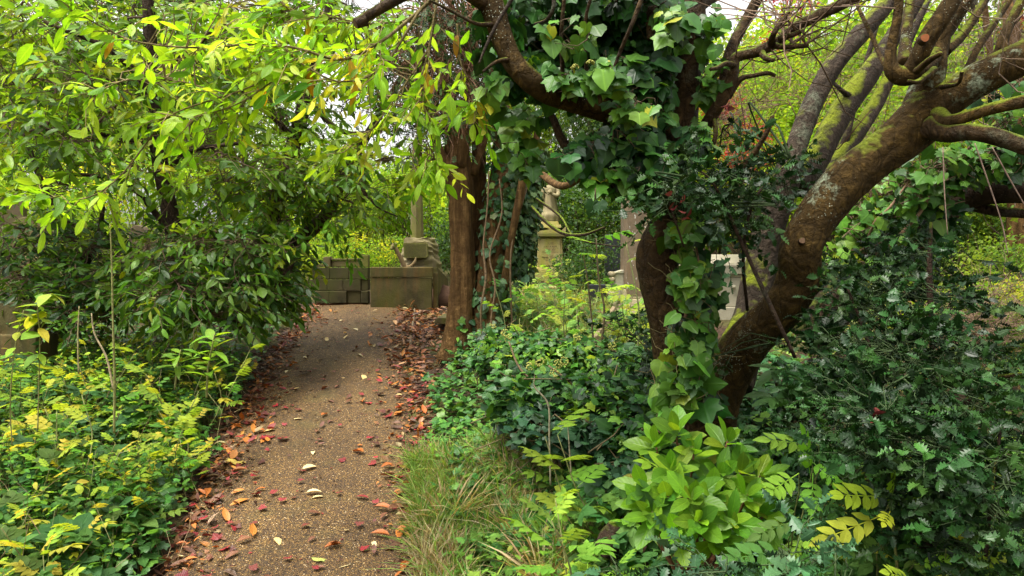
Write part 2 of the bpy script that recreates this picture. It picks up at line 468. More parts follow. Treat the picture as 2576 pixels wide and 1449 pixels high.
def bark_mat(name, c1, c2, moss=.3, mosscol=(.12, .16, .015), lichen=.3, scale=1., strip_=0., crack=.5, wet=.75):
    t = NT(name)
    g = t.geo(); pos = g.outputs['Position']
    tc = t.n('ShaderNodeTexCoord').outputs['Object']
    fine = t.noise(pos, 60 * scale, 5, .7)
    med = t.noise(pos, 12 * scale, 4, .6)
    big = t.noise(pos, 2.5, 3)
    if strip_:
        mp = t.map(pos, (26 * scale, 26 * scale, 1.6 * scale)); fib = t.noise(mp, 1.0, 4, .6, .6)
    else:
        mp = t.map(pos, (17 * scale, 17 * scale, 15 * scale)); fib = t.noise(mp, 1.0, 5, .68, 1.2)
    vor = t.n('ShaderNodeTexVoronoi', {'Vector': t.map(pos, (14 * scale, 14 * scale, 6 * scale)), 'Scale': 1.0}, feature='DISTANCE_TO_EDGE').outputs[0]
    cr = t.math('LESS_THAN', t.math('ADD', vor, t.math('MULTIPLY', fine, .06)), .06)
    f = t.math('ADD', t.math('MULTIPLY', fib, .6), t.math('MULTIPLY', med, .4))
    c = t.ramp(f, [(.30, tuple(x * .45 for x in c1)), (.5, c1), (.68, c2)])
    c = t.mix(t.math('MULTIPLY', cr, crack), c, tuple(x * .35 for x in c1))
    c = t.mix(t.math('MULTIPLY', fine, .5), c, t.mix(1.0, c, (1.5, 1.4, 1.3), 'MULTIPLY'))
    nz = t.n('ShaderNodeSeparateXYZ', {0: g.outputs['Normal']})
    if lichen:
        v2 = t.n('ShaderNodeTexVoronoi', {'Vector': pos, 'Scale': 85.0}, feature='F1')
        dot = t.math('LESS_THAN', v2.outputs[0], t.math('MULTIPLY', t.math('SUBTRACT', t.noise(pos, 4.0, 3), .44), 1.0))
        c = t.mix(t.math('MULTIPLY', dot, min(1, lichen * 1.2)), c, (.42, .45, .34))
        pat = t.math('MULTIPLY', t.math('SUBTRACT', t.math('ADD', t.noise(pos, 3.3, 5, .7), t.math('MULTIPLY', fine, .25)), .72), 9, clamp=True)
        c = t.mix(t.math('MULTIPLY', pat, lichen), c, t.mix(fine, (.20, .25, .15), (.42, .47, .33)))
    if moss:
        mm = t.math('ADD', t.math('MULTIPLY', nz.outputs[2], .45), t.math('ADD', t.math('MULTIPLY', big, .9), t.math('MULTIPLY', med, .5)))
        mm = t.math('MULTIPLY', t.math('SUBTRACT', mm, 1.02 - .35 * moss), 7, clamp=True)
        mc = t.mix(fine, tuple(x * .35 for x in mosscol), tuple(x * 1.7 for x in mosscol))
        c = t.mix(mm, c, mc)
    hh = t.math('ADD', t.math('MULTIPLY', fib, 1.2), t.math('ADD', t.math('MULTIPLY', fine, .5), t.math('MULTIPLY', t.math('MINIMUM', vor, .12), 4 * crack)))
    b = t.bump(hh, 1.0, .028)
    p = t.principled(Base_Color=c, Roughness=wet, Normal=b, Specular_IOR_Level=.12)
    t.l(p.outputs[0], t.out.inputs[0]); return t.m

def stone_mat(name, c1, c2, algae=.4, algcol=(.13, .14, .02), lich=.0, rust=0., strata=0., scale=1.):
    t = NT(name)
    g = t.geo(); pos = g.outputs['Position']
    a = t.noise(pos, 5 * scale, 5, .65); b = t.noise(pos, 70 * scale, 4, .7); d = t.noise(t.map(pos, (9, 9, 1.5)), 1.0, 4, .6)
    c = t.ramp(a, [(.3, c1), (.7, c2)])
    c = t.mix(t.math('MULTIPLY', b, .55), c, t.mix(1.0, c, (.55, .52, .48), 'MULTIPLY'))
    al = t.math('MULTIPLY', t.math('SUBTRACT', t.math('ADD', t.math('MULTIPLY', d, .6), t.math('MULTIPLY', t.noise(pos, 2.6, 4), .6)), .72 - .28 * algae), 4.5, clamp=True)
    c = t.mix(t.math('MULTIPLY', al, .85), c, t.mix(b, tuple(x * .6 for x in algcol), tuple(x * 1.5 for x in algcol)))
    if rust:
        r = t.math('MULTIPLY', t.math('SUBTRACT', t.noise(t.map(pos, (12, 12, 2.5)), 1.0, 3), .5), 6, clamp=True)
        c = t.mix(t.math('MULTIPLY', r, rust), c, (.26, .12, .035))
    if lich:
        li = t.math('GREATER_THAN', t.math('ADD', t.noise(t.map(pos, (16, 16, 7)), 1.0, 5, .7), t.math('MULTIPLY', b, .08)), .70 - .06 * lich)
        c = t.mix(li, c, (.62, .60, .52))
    h = t.math('ADD', b, t.math('MULTIPLY', a, 1.5))
    if strata:
        h = t.math('ADD', h, t.math('MULTIPLY', t.noise(t.map(pos, (3, 3, 40)), 1.0, 3), strata))
    bp = t.bump(h, .6, .012)
    p = t.principled(Base_Color=c, Roughness=.88, Normal=bp, Specular_IOR_Level=.25)
    t.l(p.outputs[0], t.out.inputs[0]); return t.m

def plain(name, col, rough=.7, spec=.3, var=.4, scale=40, bump=.3):
    t = NT(name); pos = t.geo().outputs['Position']
    n = t.noise(pos, scale, 4, .65)
    c = t.mix(n, tuple(x * (1 - var) for x in col), tuple(min(1, x * (1 + var)) for x in col))
    p = t.principled(Base_Color=c, Roughness=rough, Specular_IOR_Level=spec, Normal=t.bump(n, bump, .006))
    t.l(p.outputs[0], t.out.inputs[0]); return t.m

def wood_attr(name, rough=.8):
    """twig wood coloured by vertex colour"""
    t = NT(name); col = t.n('ShaderNodeAttribute', attribute_name='Col').outputs['Color']
    n = t.noise(t.geo().outputs['Position'], 50, 3)
    c = t.mix(1.0, col, t.ramp(n, [(.3, (.55, .55, .55)), (.7, (1.35, 1.3, 1.2))]), 'MULTIPLY')
    p = t.principled(Base_Color=c, Roughness=rough, Specular_IOR_Level=.25, Normal=t.bump(n, .5, .006))
    t.l(p.outputs[0], t.out.inputs[0]); return t.m

def path_mat():
    t = NT('path_gravel'); pos = t.geo().outputs['Position']
    v = t.n('ShaderNodeTexVoronoi', {'Vector': pos, 'Scale': 135.0}, feature='F1')
    rnd = t.n('ShaderNodeSeparateColor', {0: v.outputs['Color']}).outputs[0]
    c = t.ramp(rnd, [(0, (.034, .020, .008)), (.22, (.085, .049, .015)), (.42, (.160, .091, .024)), (.60, (.225, .135, .036)), (.76, (.105, .072, .020)), (.88, (.34, .22, .068)), (.975, (.54, .43, .25))], 'CONSTANT')
    edge = t.math('MULTIPLY', t.math('SUBTRACT', v.outputs[0], .32), 4, clamp=True)
    c = t.mix(t.math('MULTIPLY', edge, .8), c, (.05, .032, .016))
    big = t.noise(pos, 1.6, 5, .65); mid = t.noise(pos, 7, 5, .6)
    damp = t.ramp(t.math('ADD', t.math('MULTIPLY', big, .6), t.math('MULTIPLY', t.noise(t.map(pos, (4.5, 1.1, 1)), 1.0, 4), .4)), [(.40, (.55, .46, .40)), (.60, (1.18, 1.06, .98))])
    c = t.mix(.8, c, t.mix(1.0, c, damp, 'MULTIPLY'))
    dirt = t.math('MULTIPLY', t.math('SUBTRACT', mid, .56), 6, clamp=True)
    c = t.mix(t.math('MULTIPLY', dirt, .6), c, (.045, .026, .013))
    moss = t.math('MULTIPLY', t.math('SUBTRACT', t.noise(pos, 3.1, 4), .56), 5, clamp=True)
    c = t.mix(t.math('MULTIPLY', moss, .35), c, (.10, .085, .02))
    h = t.math('ADD', t.math('MULTIPLY', v.outputs[0], -1.0), t.math('MULTIPLY', mid, .6))
    p = t.principled(Base_Color=c, Roughness=.72, Specular_IOR_Level=.3, Normal=t.bump(h, .9, .006))
    t.l(p.outputs[0], t.out.inputs[0]); return t.m

def earth_mat():
    t = NT('earth'); pos = t.geo().outputs['Position']
    n = t.noise(pos, 30, 6, .7); b = t.noise(pos, 2.2, 4)
    c = t.ramp(n, [(.3, (.012, .008, .005)), (.5, (.042, .024, .014)), (.7, (.095, .050, .028))])
    g = t.math('MULTIPLY', t.math('SUBTRACT', b, .48), 6, clamp=True)
    far = t.math('MULTIPLY', t.math('SUBTRACT', t.n('ShaderNodeSeparateXYZ', {0: pos}).outputs[1], 10.0), .2, clamp=True)
    c = t.mix(t.math('MAXIMUM', t.math('MULTIPLY', g, .5), far), c, t.ramp(n, [(.3, (.03, .045, .008)), (.7, (.14, .17, .03))]))
    p = t.principled(Base_Color=c, Roughness=.9, Specular_IOR_Level=.2, Normal=t.bump(n, .9, .03))
    t.l(p.outputs[0], t.out.inputs[0]); return t.m

M = dict(
    laurel=leaf_mat('laurel_leaf', .38, .28, .48),
    laurel_bright=leaf_mat('laurel_leaf_bright', .40, .28, .55, .95, .06),
    holly=leaf_mat('holly_leaf', .36, .22, .12, .5, side=0),
    ivy=leaf_mat('ivy_leaf', .42, .28, .25, .7, .12, side=0),
    soft=leaf_mat('soft_leaf', .6, .15, .5, .5, .25),
    far=leaf_mat('far_leaf', .6, .12, .55, 0),
    grass=leaf_mat('grass_blade', .55, .25, .40, 0),
    needle=leaf_mat('needle', .55, .25, .25, 0),
    dead=leaf_mat('dead_leaf', .50, .35, .15, .35, .5, (1.2, .8, .5)),
    bark=bark_mat('laurel_bark', (.038, .022, .008), (.088, .052, .018), .15, lichen=.12, wet=.6),
    bark_light=bark_mat('mossy_bark', (.042, .025, .006), (.118, .072, .018), .19, (.13, .16, .012), .9),
    bark_grey=bark_mat('grey_bark', (.036, .026, .018), (.085, .062, .044), .42, (.16, .19, .012), .25, crack=.35),
    bark_dark=bark_mat('dark_bark', (.035, .022, .014), (.075, .048, .028), .25, lichen=.15),
    bough=bark_mat('young_bark', (.15, .12, .045), (.26, .21, .10), 0, lichen=0),
    yew=bark_mat('yew_bark', (.078, .043, .015), (.190, .112, .042), .0, lichen=.04, strip_=1, crack=.15, wet=.85),
    twig=wood_attr('twig_wood'),
    stone=stone_mat('mossy_stone', (.11, .088, .038), (.19, .15, .070), .75),
    stone_wall=stone_mat('algae_stone', (.040, .033, .013), (.145, .118, .050), .7, (.075, .072, .012), rust=.22),
    stone_yellow=stone_mat('ochre_stone', (.30, .25, .095), (.42, .36, .16), .62, (.26, .25, .03), rust=.35),
    stone_rock=stone_mat('strata_stone', (.13, .105, .055), (.25, .205, .115), .45, (.12, .12, .02), strata=2),
    stone_brown=stone_mat('brown_stone', (.15, .11, .07), (.235, .175, .115), .25, lich=.6, rust=.2),
    stone_head=stone_mat('headstone_stone', (.085, .062, .036), (.14, .105, .06), .5, (.09, .09, .02)),
    stone_cream=stone_mat('cream_stone', (.33, .30, .215), (.45, .41, .31), .35, (.30, .30, .12)),
    stone_tan=stone_mat('tan_stone', (.33, .27, .16), (.45, .38, .24), .3, (.2, .19, .05)),
    granite=plain('dark_granite', (.028, .029, .034), .35, .4, .35, 90, .1),
    letters=plain('cut_letters', (.055, .050, .030), .9),
    lettersgold=plain('worn_letters', (.17, .145, .07), .9),
    path=path_mat(), earth=earth_mat(),
    cut=plain('cut_wood', (.19, .062, .02), .8, .2, .35, 60),
    cutgrey=plain('cut_wood_grey', (.10, .058, .032), .8, .2, .35, 60),
    plank=plain('weathered_wood', (.20, .15, .09), .85, .2, .4, 30),
    brick=plain('old_brick', (.14, .055, .03), .9, .2, .5, 30),
    soil=plain('red_soil', (.055, .030, .018), .95, .1, .5, 25, .8),
    statue=stone_mat('figure_stone', (.20, .165, .085), (.31, .26, .145), .45, (.16, .15, .03)),
    anchor=stone_mat('anchor_stone', (.13, .09, .04), (.22, .15, .07), .3, (.13, .12, .03)),
    stone_block=stone_mat('dark_block_stone', (.028, .024, .010), (.085, .070, .028), .75, (.05, .055, .010)),
    flower=plain('ivy_flower', (.30, .30, .07), .7, .2, .4, 80),
    red=leaf_mat('red_leaf', .5, .3, .35, .3, .3, (1.3, .6, .5)),
)
# leaf colour palettes: (colours, weights)
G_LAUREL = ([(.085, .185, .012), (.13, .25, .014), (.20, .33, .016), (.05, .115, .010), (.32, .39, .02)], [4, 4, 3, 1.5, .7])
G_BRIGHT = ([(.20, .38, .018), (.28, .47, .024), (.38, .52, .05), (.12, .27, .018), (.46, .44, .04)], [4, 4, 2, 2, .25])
G_YELLOW = ([(.22, .33, .035), (.30, .38, .04), (.38, .40, .045), (.14, .25, .035), (.46, .36, .04), (.08, .17, .03)], [4, 4, 2, 2, .7, 1])
G_HOLLY = ([(.011, .035, .008), (.018, .054, .011), (.034, .085, .016), (.008, .023, .006)], [3, 4, 2, 2])
G_IVY = ([(.022, .075, .016), (.035, .112, .018), (.060, .16, .02), (.013, .042, .012), (.11, .23, .02)], [4, 4, 2.2, 2, .7])
G_IVYBR = ([(.050, .135, .016), (.075, .18, .018), (.12, .235, .02), (.032, .09, .014), (.26, .31, .02)], [4, 4, 2, 2, .35])
G_IVYBLUE = ([(.050, .105, .045), (.08, .145, .060), (.035, .085, .025), (.11, .18, .065)], [3, 3, 3, 2])
G_COVER = ([(.045, .14, .022), (.07, .20, .024), (.13, .27, .024), (.03, .09, .022), (.24, .37, .03)], [4, 4, 3, 2, 1.4])
G_ASH = ([(.20, .34, .032), (.28, .40, .035), (.36, .42, .045), (.48, .42, .055), (.12, .27, .03), (.08, .19, .03)], [4, 4, 2.2, .8, 2.5, 1.5])
G_FAR = ([(.18, .33, .028), (.26, .41, .032), (.36, .46, .04), (.11, .22, .025), (.46, .43, .04)], [4, 4, 3, 2, .8])
G_DEAD = ([(.24, .085, .022), (.32, .12, .03), (.16, .055, .022), (.10, .04, .022), (.30, .20, .10), (.44, .36, .20)], [4, 3.5, 3, 3, 1, .5])
G_GRASS = ([(.10, .20, .03), (.15, .26, .04), (.22, .30, .05), (.36, .30, .13), (.42, .34, .18)], [4, 4, 3, 1.6, 1.2])
# ------------------------------------------------------------------ ground and path
def grid_mesh(mb, xs, ys, zf):
    X, Y = np.meshgrid(xs, ys)
    v = np.stack([X, Y, zf(X, Y)], -1).reshape(-1, 3)
    nx, ny = len(xs), len(ys)
    i = np.arange(ny - 1)[:, None] * nx + np.arange(nx - 1)[None]
    mb.add(v, [np.stack([i, i + 1, i + nx + 1, i + nx], -1).reshape(-1, 4)])

def ground_z(x, y):
    z = zg(x, y)
    inside = sm((pathw(y) + .02 - np.abs(x - pathx(y))) / .08) * (y < 9.6)
    return z - .05 * inside
b = MB()
xs = np.concatenate([-np.geomspace(90, 6.2, 26), np.arange(-6, 6.01, .1), np.geomspace(6.2, 90, 26)])
ys = np.concatenate([np.linspace(-40, 1, 14), np.arange(1.2, 13, .1), np.geomspace(13.2, 120, 40)])
grid_mesh(b, xs, ys, ground_z)
struct(obj('ground', b, M['earth']))

b = MB()
ys = np.arange(-3, 9.45, .06); s = np.linspace(-1, 1, 25)
S, Yg = np.meshgrid(s, ys)
wob = .05 * (vnoise(np.stack([np.sign(S) * 4 + 0 * S, Yg * 2.2, 0 * S], -1)) - .5) * 2 + .04 * (vnoise(np.stack([np.sign(S) * 9, Yg * 9, 0 * S], -1)) - .5)
Xg = pathx(Yg) + S * (pathw(Yg) + .05 + wob * (np.abs(S) > .9))
Zg = pathz(Yg) + .012 + .014 * (1 - S ** 2) + .012 * (vnoise(np.stack([Xg * 3, Yg * 3, 0 * S], -1)) - .5)
Zg = np.where(np.abs(S) > .99, Zg - .03, Zg)
v = np.stack([Xg, Yg, Zg], -1).reshape(-1, 3); nx = 25; ny = len(ys)
i = np.arange(ny - 1)[:, None] * nx + np.arange(nx - 1)[None]
b.add(v, [np.stack([i, i + 1, i + nx + 1, i + nx], -1).reshape(-1, 4)])
struct(obj('path', b, M['path']))

b = MB()                                   # timber edging on the far right of the path
c = np.array([[pathx(y) + pathw(y) + .07, y, pathz(y) + .004] for y in np.linspace(7.3, 9.2, 12)])
tube(b, c, .018, 4, .2)
struct(obj('path_edging', b, M['plank']))

# ------------------------------------------------------------------ box helpers
def box(mb, x0, x1, y0, y1, z0, z1, taper=0, tx=None, ty=None):
    tx = taper if tx is None else tx; ty = taper if ty is None else ty
    v = [(x0, y0, z0), (x1, y0, z0), (x1, y1, z0), (x0, y1, z0), (x0 + tx, y0 + ty, z1), (x1 - tx, y0 + ty, z1), (x1 - tx, y1 - ty, z1), (x0 + tx, y1 - ty, z1)]
    mb.add(v, [np.array([(0, 3, 2, 1), (4, 5, 6, 7), (0, 1, 5, 4), (1, 2, 6, 5), (2, 3, 7, 6), (3, 0, 4, 7)])])
def wb(mb, u0, u1, v0, v1, Y, dep, taper=0, **k):
    a = P(u0, v1, Y); c = P(u1, v0, Y)
    box(mb, a[0], c[0], Y, Y + dep, a[2], c[2], taper, **k)
def prism(mb, pts, y0, y1):
    """polygon in x, z extruded from y0 to y1"""
    n = len(pts)
    v = [(x, y0, z) for x, z in pts] + [(x, y1, z) for x, z in pts]
    cx = np.mean([p[0] for p in pts]); cz = np.mean([p[1] for p in pts])
    v += [(cx, y0, cz), (cx, y1, cz)]
    q = [(i, (i + 1) % n, n + (i + 1) % n, n + i) for i in range(n)]
    t = [((i + 1) % n, i, 2 * n) for i in range(n)] + [(n + i, n + (i + 1) % n, 2 * n + 1) for i in range(n)]
    mb.add(v, [np.array(q), np.array(t)])
def ball(mb, c, r, nu=14, nv=10, rough=0, seed=0, sc=(1, 1, 1)):
    th = np.linspace(0, PI, nv)[:, None]; ph = np.linspace(0, 2 * PI, nu, endpoint=False)[None]
    d = np.stack([np.sin(th) * np.cos(ph), np.sin(th) * np.sin(ph), np.cos(th) + 0 * ph], -1)
    rr = 1 + rough * (vnoise(d * 2.2 + seed) - .5)
    v = (np.asarray(c) + d * rr[..., None] * r * np.asarray(sc)).reshape(-1, 3)
    i = np.arange(nv - 1)[:, None] * nu; j = np.arange(nu)[None]
    mb.add(v, [np.stack([i + j, i + nu + j, i + nu + (j + 1) % nu, i + (j + 1) % nu], -1).reshape(-1, 4)])
def lathe(mb, c, prof, n=20, sq=False):
    """prof rows (radius, z)"""
    a = np.linspace(0, 2 * PI, n, endpoint=False) + (PI / 4 if sq else 0)
    v = np.array([[(c[0] + r * math.cos(t), c[1] + r * math.sin(t), c[2] + z) for t in a] for r, z in prof]).reshape(-1, 3)
    m = len(prof); i = np.arange(m - 1)[:, None] * n; j = np.arange(n)[None]
    mb.add(v, [np.stack([i + j, i + (j + 1) % n, i + n + (j + 1) % n, i + n + j], -1).reshape(-1, 4)])
    mb.add(np.vstack([v[-n:], [[c[0], c[1], c[2] + prof[-1][1]]]]), [np.array([(k, (k + 1) % n, n) for k in range(n)])])
def one(fn):
    m = MB(); fn(m); return m

# ------------------------------------------------------------------ monument with the anchor
Y = 9.75
base = P(1050, 700, Y)
t = thing('anchor_monument', 'tall obelisk rising from a craggy rock base with carved anchor and plaque, behind low wall', 'grave monument', (base[0], Y + .3, base[2]))
b = MB(); a = P(1030.5, 603, Y + .22); c = P(1062.5, 350, Y + .22)
r0 = (c[0] - a[0]) / 2; cx = (a[0] + c[0]) / 2
prof = []
for k in range(9):
    f = k / 8; prof.append((r0 * (1.06 - .42 * f), (c[2] - a[2]) * f))
lathe(b, (cx, Y + .22 + r0, a[2] - .02), [(r, z) for r, z in prof] + [(r0 * .1, (c[2] - a[2]) + r0)], 8)
obj('obelisk_shaft', b, M['stone'], t, smooth=False)
# rock: stacked irregular ledges
b = MB()
nu, nv = 60, 44
zt = P(1050, 598, Y)[2]; zb = P(1050, 720, Y)[2] - .05
ph = np.linspace(0, 2 * PI, nu, endpoint=False)[None]; tt = np.linspace(0, 1, nv)[:, None]
led = np.abs(((tt * 8 + .35 * np.sin(ph * 2 + tt * 9) + 1.6 * vnoise(np.stack([np.cos(ph) * 1.3 + 0 * tt, np.sin(ph) * 1.3 + 0 * tt, tt * 2 + 0 * ph], -1))) % 1.0) - .5)
rad = (.285 - .075 * tt ** 2.2) * (1 + .15 * (led - .25)) * (1 + .34 * (vnoise(np.stack([np.cos(ph) * 2.6 + 5 + 0 * tt, np.sin(ph) * 2.6 + 0 * tt, tt * 6 + 0 * ph], -1)) - .5))
cx2 = P(1049, 650, Y)[0]
v = np.stack([cx2 + rad * np.cos(ph) * 1.0, Y + .30 + rad * .9 * np.sin(ph), zb + (zt - zb) * tt + .0 * ph + .01 * np.sin(ph * 5)], -1).reshape(-1, 3)
i = np.arange(nv - 1)[:, None] * nu; j = np.arange(nu)[None]
b.add(v, [np.stack([i + j, i + (j + 1) % nu, i + nu + (j + 1) % nu, i + nu + j], -1).reshape(-1, 4)])
b.add(np.vstack([v[-nu:], [[cx2, Y + .3, zt + .01]]]), [np.array([(k, (k + 1) % nu, nu) for k in range(nu)])])
obj('rock_base', b, M['stone_rock'], t, smooth=False)
b = MB(); a = P(1013, 649, Y - .02); c = P(1075, 610, Y - .02)
w = c[0] - a[0]; h = c[2] - a[2]; k = .02
prism(b, [(a[0] + k, a[2]), (c[0] - k, a[2] + .006), (c[0], a[2] + k), (c[0] - .008, c[2] - k), (c[0] - k, c[2]), (a[0] + k * .6, c[2] - .004), (a[0], c[2] - k)], Y + .012, Y + .2)
pl = obj('inscription_plaque', b, M['stone'], t, smooth=False)
b = MB(); rr = np.random.default_rng(5)
for row in range(15):                      # rows of worn illegible cut letters
    z = c[2] - .02 - row * (h - .035) / 14.5; x = a[0] + .02
    while x < c[0] - .022:
        lw = rr.uniform(.004, .010)
        if rr.random() > .14: box(b, x, x + lw * .62, Y + .0095, Y + .0125, z - rr.uniform(.004, .0058), z)
        x += lw + .0022
sub('worn_lettering', b, M['letters'], pl, t, smooth=False)
b = MB()
s = limb(b, [(1020, 674, Y - .12, 13), (1008, 650, Y - .13, 11.5), (994, 622, Y - .15, 10), (990, 614, Y - .15, 9)], 6, .05)
an = obj('anchor', b, M['anchor'], t)
b = MB(); limb(b, [(984, 628, Y - .17, 8), (990, 619, Y - .15, 12), (997, 613, Y - .13, 8)], 6, .1)
sub('anchor_stock', b, M['stone'], an, t)
b = MB(); limb(b, [(1020, 674, Y - .12, 14), (1034, 670, Y - .13, 11), (1043, 660, Y - .13, 9), (1046.5, 647, Y - .12, 2)], 6, .05)
sub('anchor_fluke', b, M['anchor'], an, t)

# ------------------------------------------------------------------ low grave wall in front of it
Y = 9.15
base = P(1010, 775, Y)
t = thing('grave_wall', 'low green stained slab wall with plain coping at the end of the path', 'wall', (base[0], Y, base[2]))
b = MB(); wb(b, 932, 1086, 699, 782, Y, .08); obj('front_slab', b, M['stone_wall'], t, smooth=False, bevel=.006)
b = MB(); wb(b, 930.5, 1089, 672, 698, Y - .008, .11); obj('coping', b, M['stone_wall'], t, smooth=False, bevel=.01)
b = MB(); wb(b, 1089.5, 1101, 686, 780, Y + .04, .09); obj('corner_post', b, M['stone_wall'], t, smooth=False, bevel=.006)
b = MB()
a1, a2 = P(1091, 673, Y + .12), P(1117, 701, Y + .75)
z0 = a1[2] - .62
b.add([(a1[0], Y + .12, z0), (a1[0] + .05, Y + .12, z0), (a1[0], Y + .12, a1[2]), (a1[0] + .05, Y + .12, a1[2]),
       (a2[0], Y + .8, z0), (a2[0] + .05, Y + .8, z0), (a2[0], Y + .8, a2[2]), (a2[0] + .05, Y + .8, a2[2])],
      [np.array([(0, 1, 3, 2), (5, 4, 6, 7), (1, 5, 7, 3), (4, 0, 2, 6), (2, 3, 7, 6)])])
obj('side_wall', b, M['stone_wall'], t, smooth=False, bevel=.004)
b = MB()                                    # bare slope of earth by the wall
ball(b, P(1128, 786, Y + .45), .32, 24, 16, .5, 3, (1.0, 1, 1.15))
struct(obj('earth_bank', b, M['soil']))

# ------------------------------------------------------------------ block wall on the left of it
Y = 9.3
base = P(860, 775, Y)
t = thing('block_wall', 'dark mossy wall of squared rough blocks with posts and coping, left of slab wall', 'wall', (base[0], Y, base[2]))
b = MB(); rr = np.random.default_rng(11)
z = P(0, 763, Y)[2]
rows = [(763, 732), (731, 703), (702, 673)]
for ri, (v1, v0) in enumerate(rows):
    u = 792 - [0, 18, 7][ri]
    while u < 924:
        w = rr.uniform(34, 50); u1 = min(u + w, 926)
        if u1 - u > 6:
            d = rr.uniform(-.012, .012)
            wb(b, u + .25, u1 - .25, v0 + .2, v1 - .2, Y + d, .14)
        u = u1
obj('block_courses', b, M['stone_block'], t, smooth=False, bevel=.007)
b = MB()
u = 786
while u < 925:
    wb(b, u + .4, min(u + 12, 926) - .4, 764, 778, Y + .02, .1); u += 12.5
obj('brick_footing', b, M['brick'], t, smooth=False)
b = MB(); wb(b, 834, 906, 655, 671, Y + .05, .06); wb(b, 832, 908, 650.5, 654.5, Y + .04, .08); wb(b, 788, 812, 664, 671.5, Y + .04, .08); obj('coping', b, M['stone'], t, smooth=False, bevel=.005)
for u0, u1, v0 in ((813, 830, 646), (908.5, 926, 641)):
    b = MB(); wb(b, u0, u1, v0, 672, Y + .0, .12); obj('post', b, M['stone'], t, smooth=False, bevel=.006)

# ------------------------------------------------------------------ statue on its pedestal
Y = 11.0
base = P(1384, 705, Y)
t = thing('statue_monument', 'ochre pedestal with cut inscription carrying a robed stone figure', 'grave monument', (base[0], Y + .2, base[2]))
def sq(name, u0, u1, v0, v1, inset, mat='stone_yellow', taper=0, bev=.006):
    m = MB(); a = P(u0, v1, Y); c = P(u1, v0, Y); w = c[0] - a[0]; d = .42
    box(m, a[0], c[0], Y + inset, Y + inset + w, a[2], c[2], taper)
    return obj(name, m, M[mat], t, smooth=False, bevel=bev)
sq('base_step', 1342, 1428, 681, 708, -.03)
sq('base_moulding', 1350, 1419, 671.5, 680.5, .0, taper=.012)
die = sq('pedestal', 1353, 1416.5, 596.5, 671, .02, taper=.012)
m = MB(); a = P(1360, 668, Y); c = P(1410, 601, Y); k = .03
prism(m, [(a[0] + k, a[2]), (c[0] - k, a[2]), (c[0] - k, a[2] + k * .6), (c[0], a[2] + k * .9), (c[0] - .006, c[2]), (a[0] + .006, c[2]), (a[0], a[2] + k * .9), (a[0] + k, a[2] + k * .6)], Y + .012, Y + .1)
pan = obj('inscription_panel', m, M['stone_yellow'], t, smooth=False)
m = MB(); rr = np.random.default_rng(9)
def scrib(z, x0, x1, h):
    x = x0
    while x < x1:
        lw = h * rr.uniform(.45, .8)
        if rr.random() > .16:
            box(m, x, x + h * .16, Y + .0105, Y + .0145, z - h, z)
            if rr.random() > .3: box(m, x + h * .2, x + lw * .8, Y + .0105, Y + .0145, z - h * rr.choice([.16, .55, 1]), z - h * rr.choice([0, .42, .84]) if False else z - h * .0)
        x += lw + h * .22
W = c[0] - a[0]; H = c[2] - a[2]
for f0, l0, l1, h in ((.14, .36, .64, .010), (.20, .30, .70, .012), (.265, .18, .84, .016), (.33, .10, .90, .009), (.39, .24, .78, .013), (.45, .06, .95, .008), (.50, .06, .9, .008), (.60, .36, .66, .009), (.66, .42, .95, .017), (.735, .16, .85, .011), (.80, .24, .72, .010)):
    scrib(c[2] - f0 * H, a[0] + l0 * W, a[0] + l1 * W, h)
sub('lettering', m, M['letters'], pan, t, smooth=False)
cu = bpy.data.curves.new('g', 'FONT'); cu.body = 'George'; cu.size = .030; cu.extrude = .001
tmp = bpy.data.objects.new('g', cu); me = bpy.data.meshes.new_from_object(tmp); bpy.data.objects.remove(tmp)
me.materials.append(M['letters']); o = bpy.data.objects.new('cut_name', me); COL.objects.link(o); o.parent = pan
o.rotation_euler = (PI / 2, 0, 0)
o.location = Vector((a[0] + .07 * W, Y + .0105, c[2] - .71 * H)) - Vector(t.location)
sq('cornice', 1346, 1423, 586, 596, -.03, 'stone', bev=.012)
m = MB(); a = P(1346, 586, Y); c = P(1423, 571, Y); e = P(1384.5, 573, Y)
prism(m, [(a[0], a[2]), (c[0], a[2]), (c[0], c[2]), (c[0] - .012, c[2]), (c[0] - .05, a[2] + .05), (P(1412, 0, Y)[0], a[2] + .03), (e[0], e[2]), (P(1357, 0, Y)[0], a[2] + .03), (a[0] + .05, a[2] + .05), (a[0] + .012, c[2]), (a[0], c[2])], Y - .028, Y + .36)
obj('pediment', m, M['stone_yellow'], t, smooth=False)
sq('upper_plinth', 1356, 1413, 565, 573, .03, taper=.01)
sq('upper_block', 1361, 1407, 556, 565, .06, taper=.012)
# figure: one continuous robed body
a = P(1384, 556, Y + .2); top = P(1384, 452, Y + .2)[2]; Hf = top - a[2]
m = MB()
n = 40; rows = [(0, .150, .12), (.06, .145, .12), (.12, .150, .125), (.18, .135, .115), (.2, .118, .10), (.3, .105, .09), (.42, .098, .085), (.52, .092, .078), (.60, .084, .066), (.68, .094, .068), (.76, .108, .070), (.82, .102, .064), (.855, .055, .046), (.872, .032, .034), (.885, .034, .038), (.905, .046, .052), (.935, .050, .056), (.965, .042, .048), (.99, .020, .022), (1.0, .004, .004)]
ph = np.linspace(0, 2 * PI, n, endpoint=False)
vv = []
for f, rx, ry in rows:
    fo = 1 + (.10 * np.sin(ph * 9 + f * 6) * (1 - f) * (f > .04) * (f < .62)) + .05 * np.sin(ph * 4 + f * 9) * (f < .2)
    vv.append(np.stack([a[0] + rx * fo * np.cos(ph), a[1] + ry * fo * np.sin(ph), a[2] + f * Hf + 0 * ph], -1))
vv = np.array(vv).reshape(-1, 3); i = np.arange(len(rows) - 1)[:, None] * n; j = np.arange(n)[None]
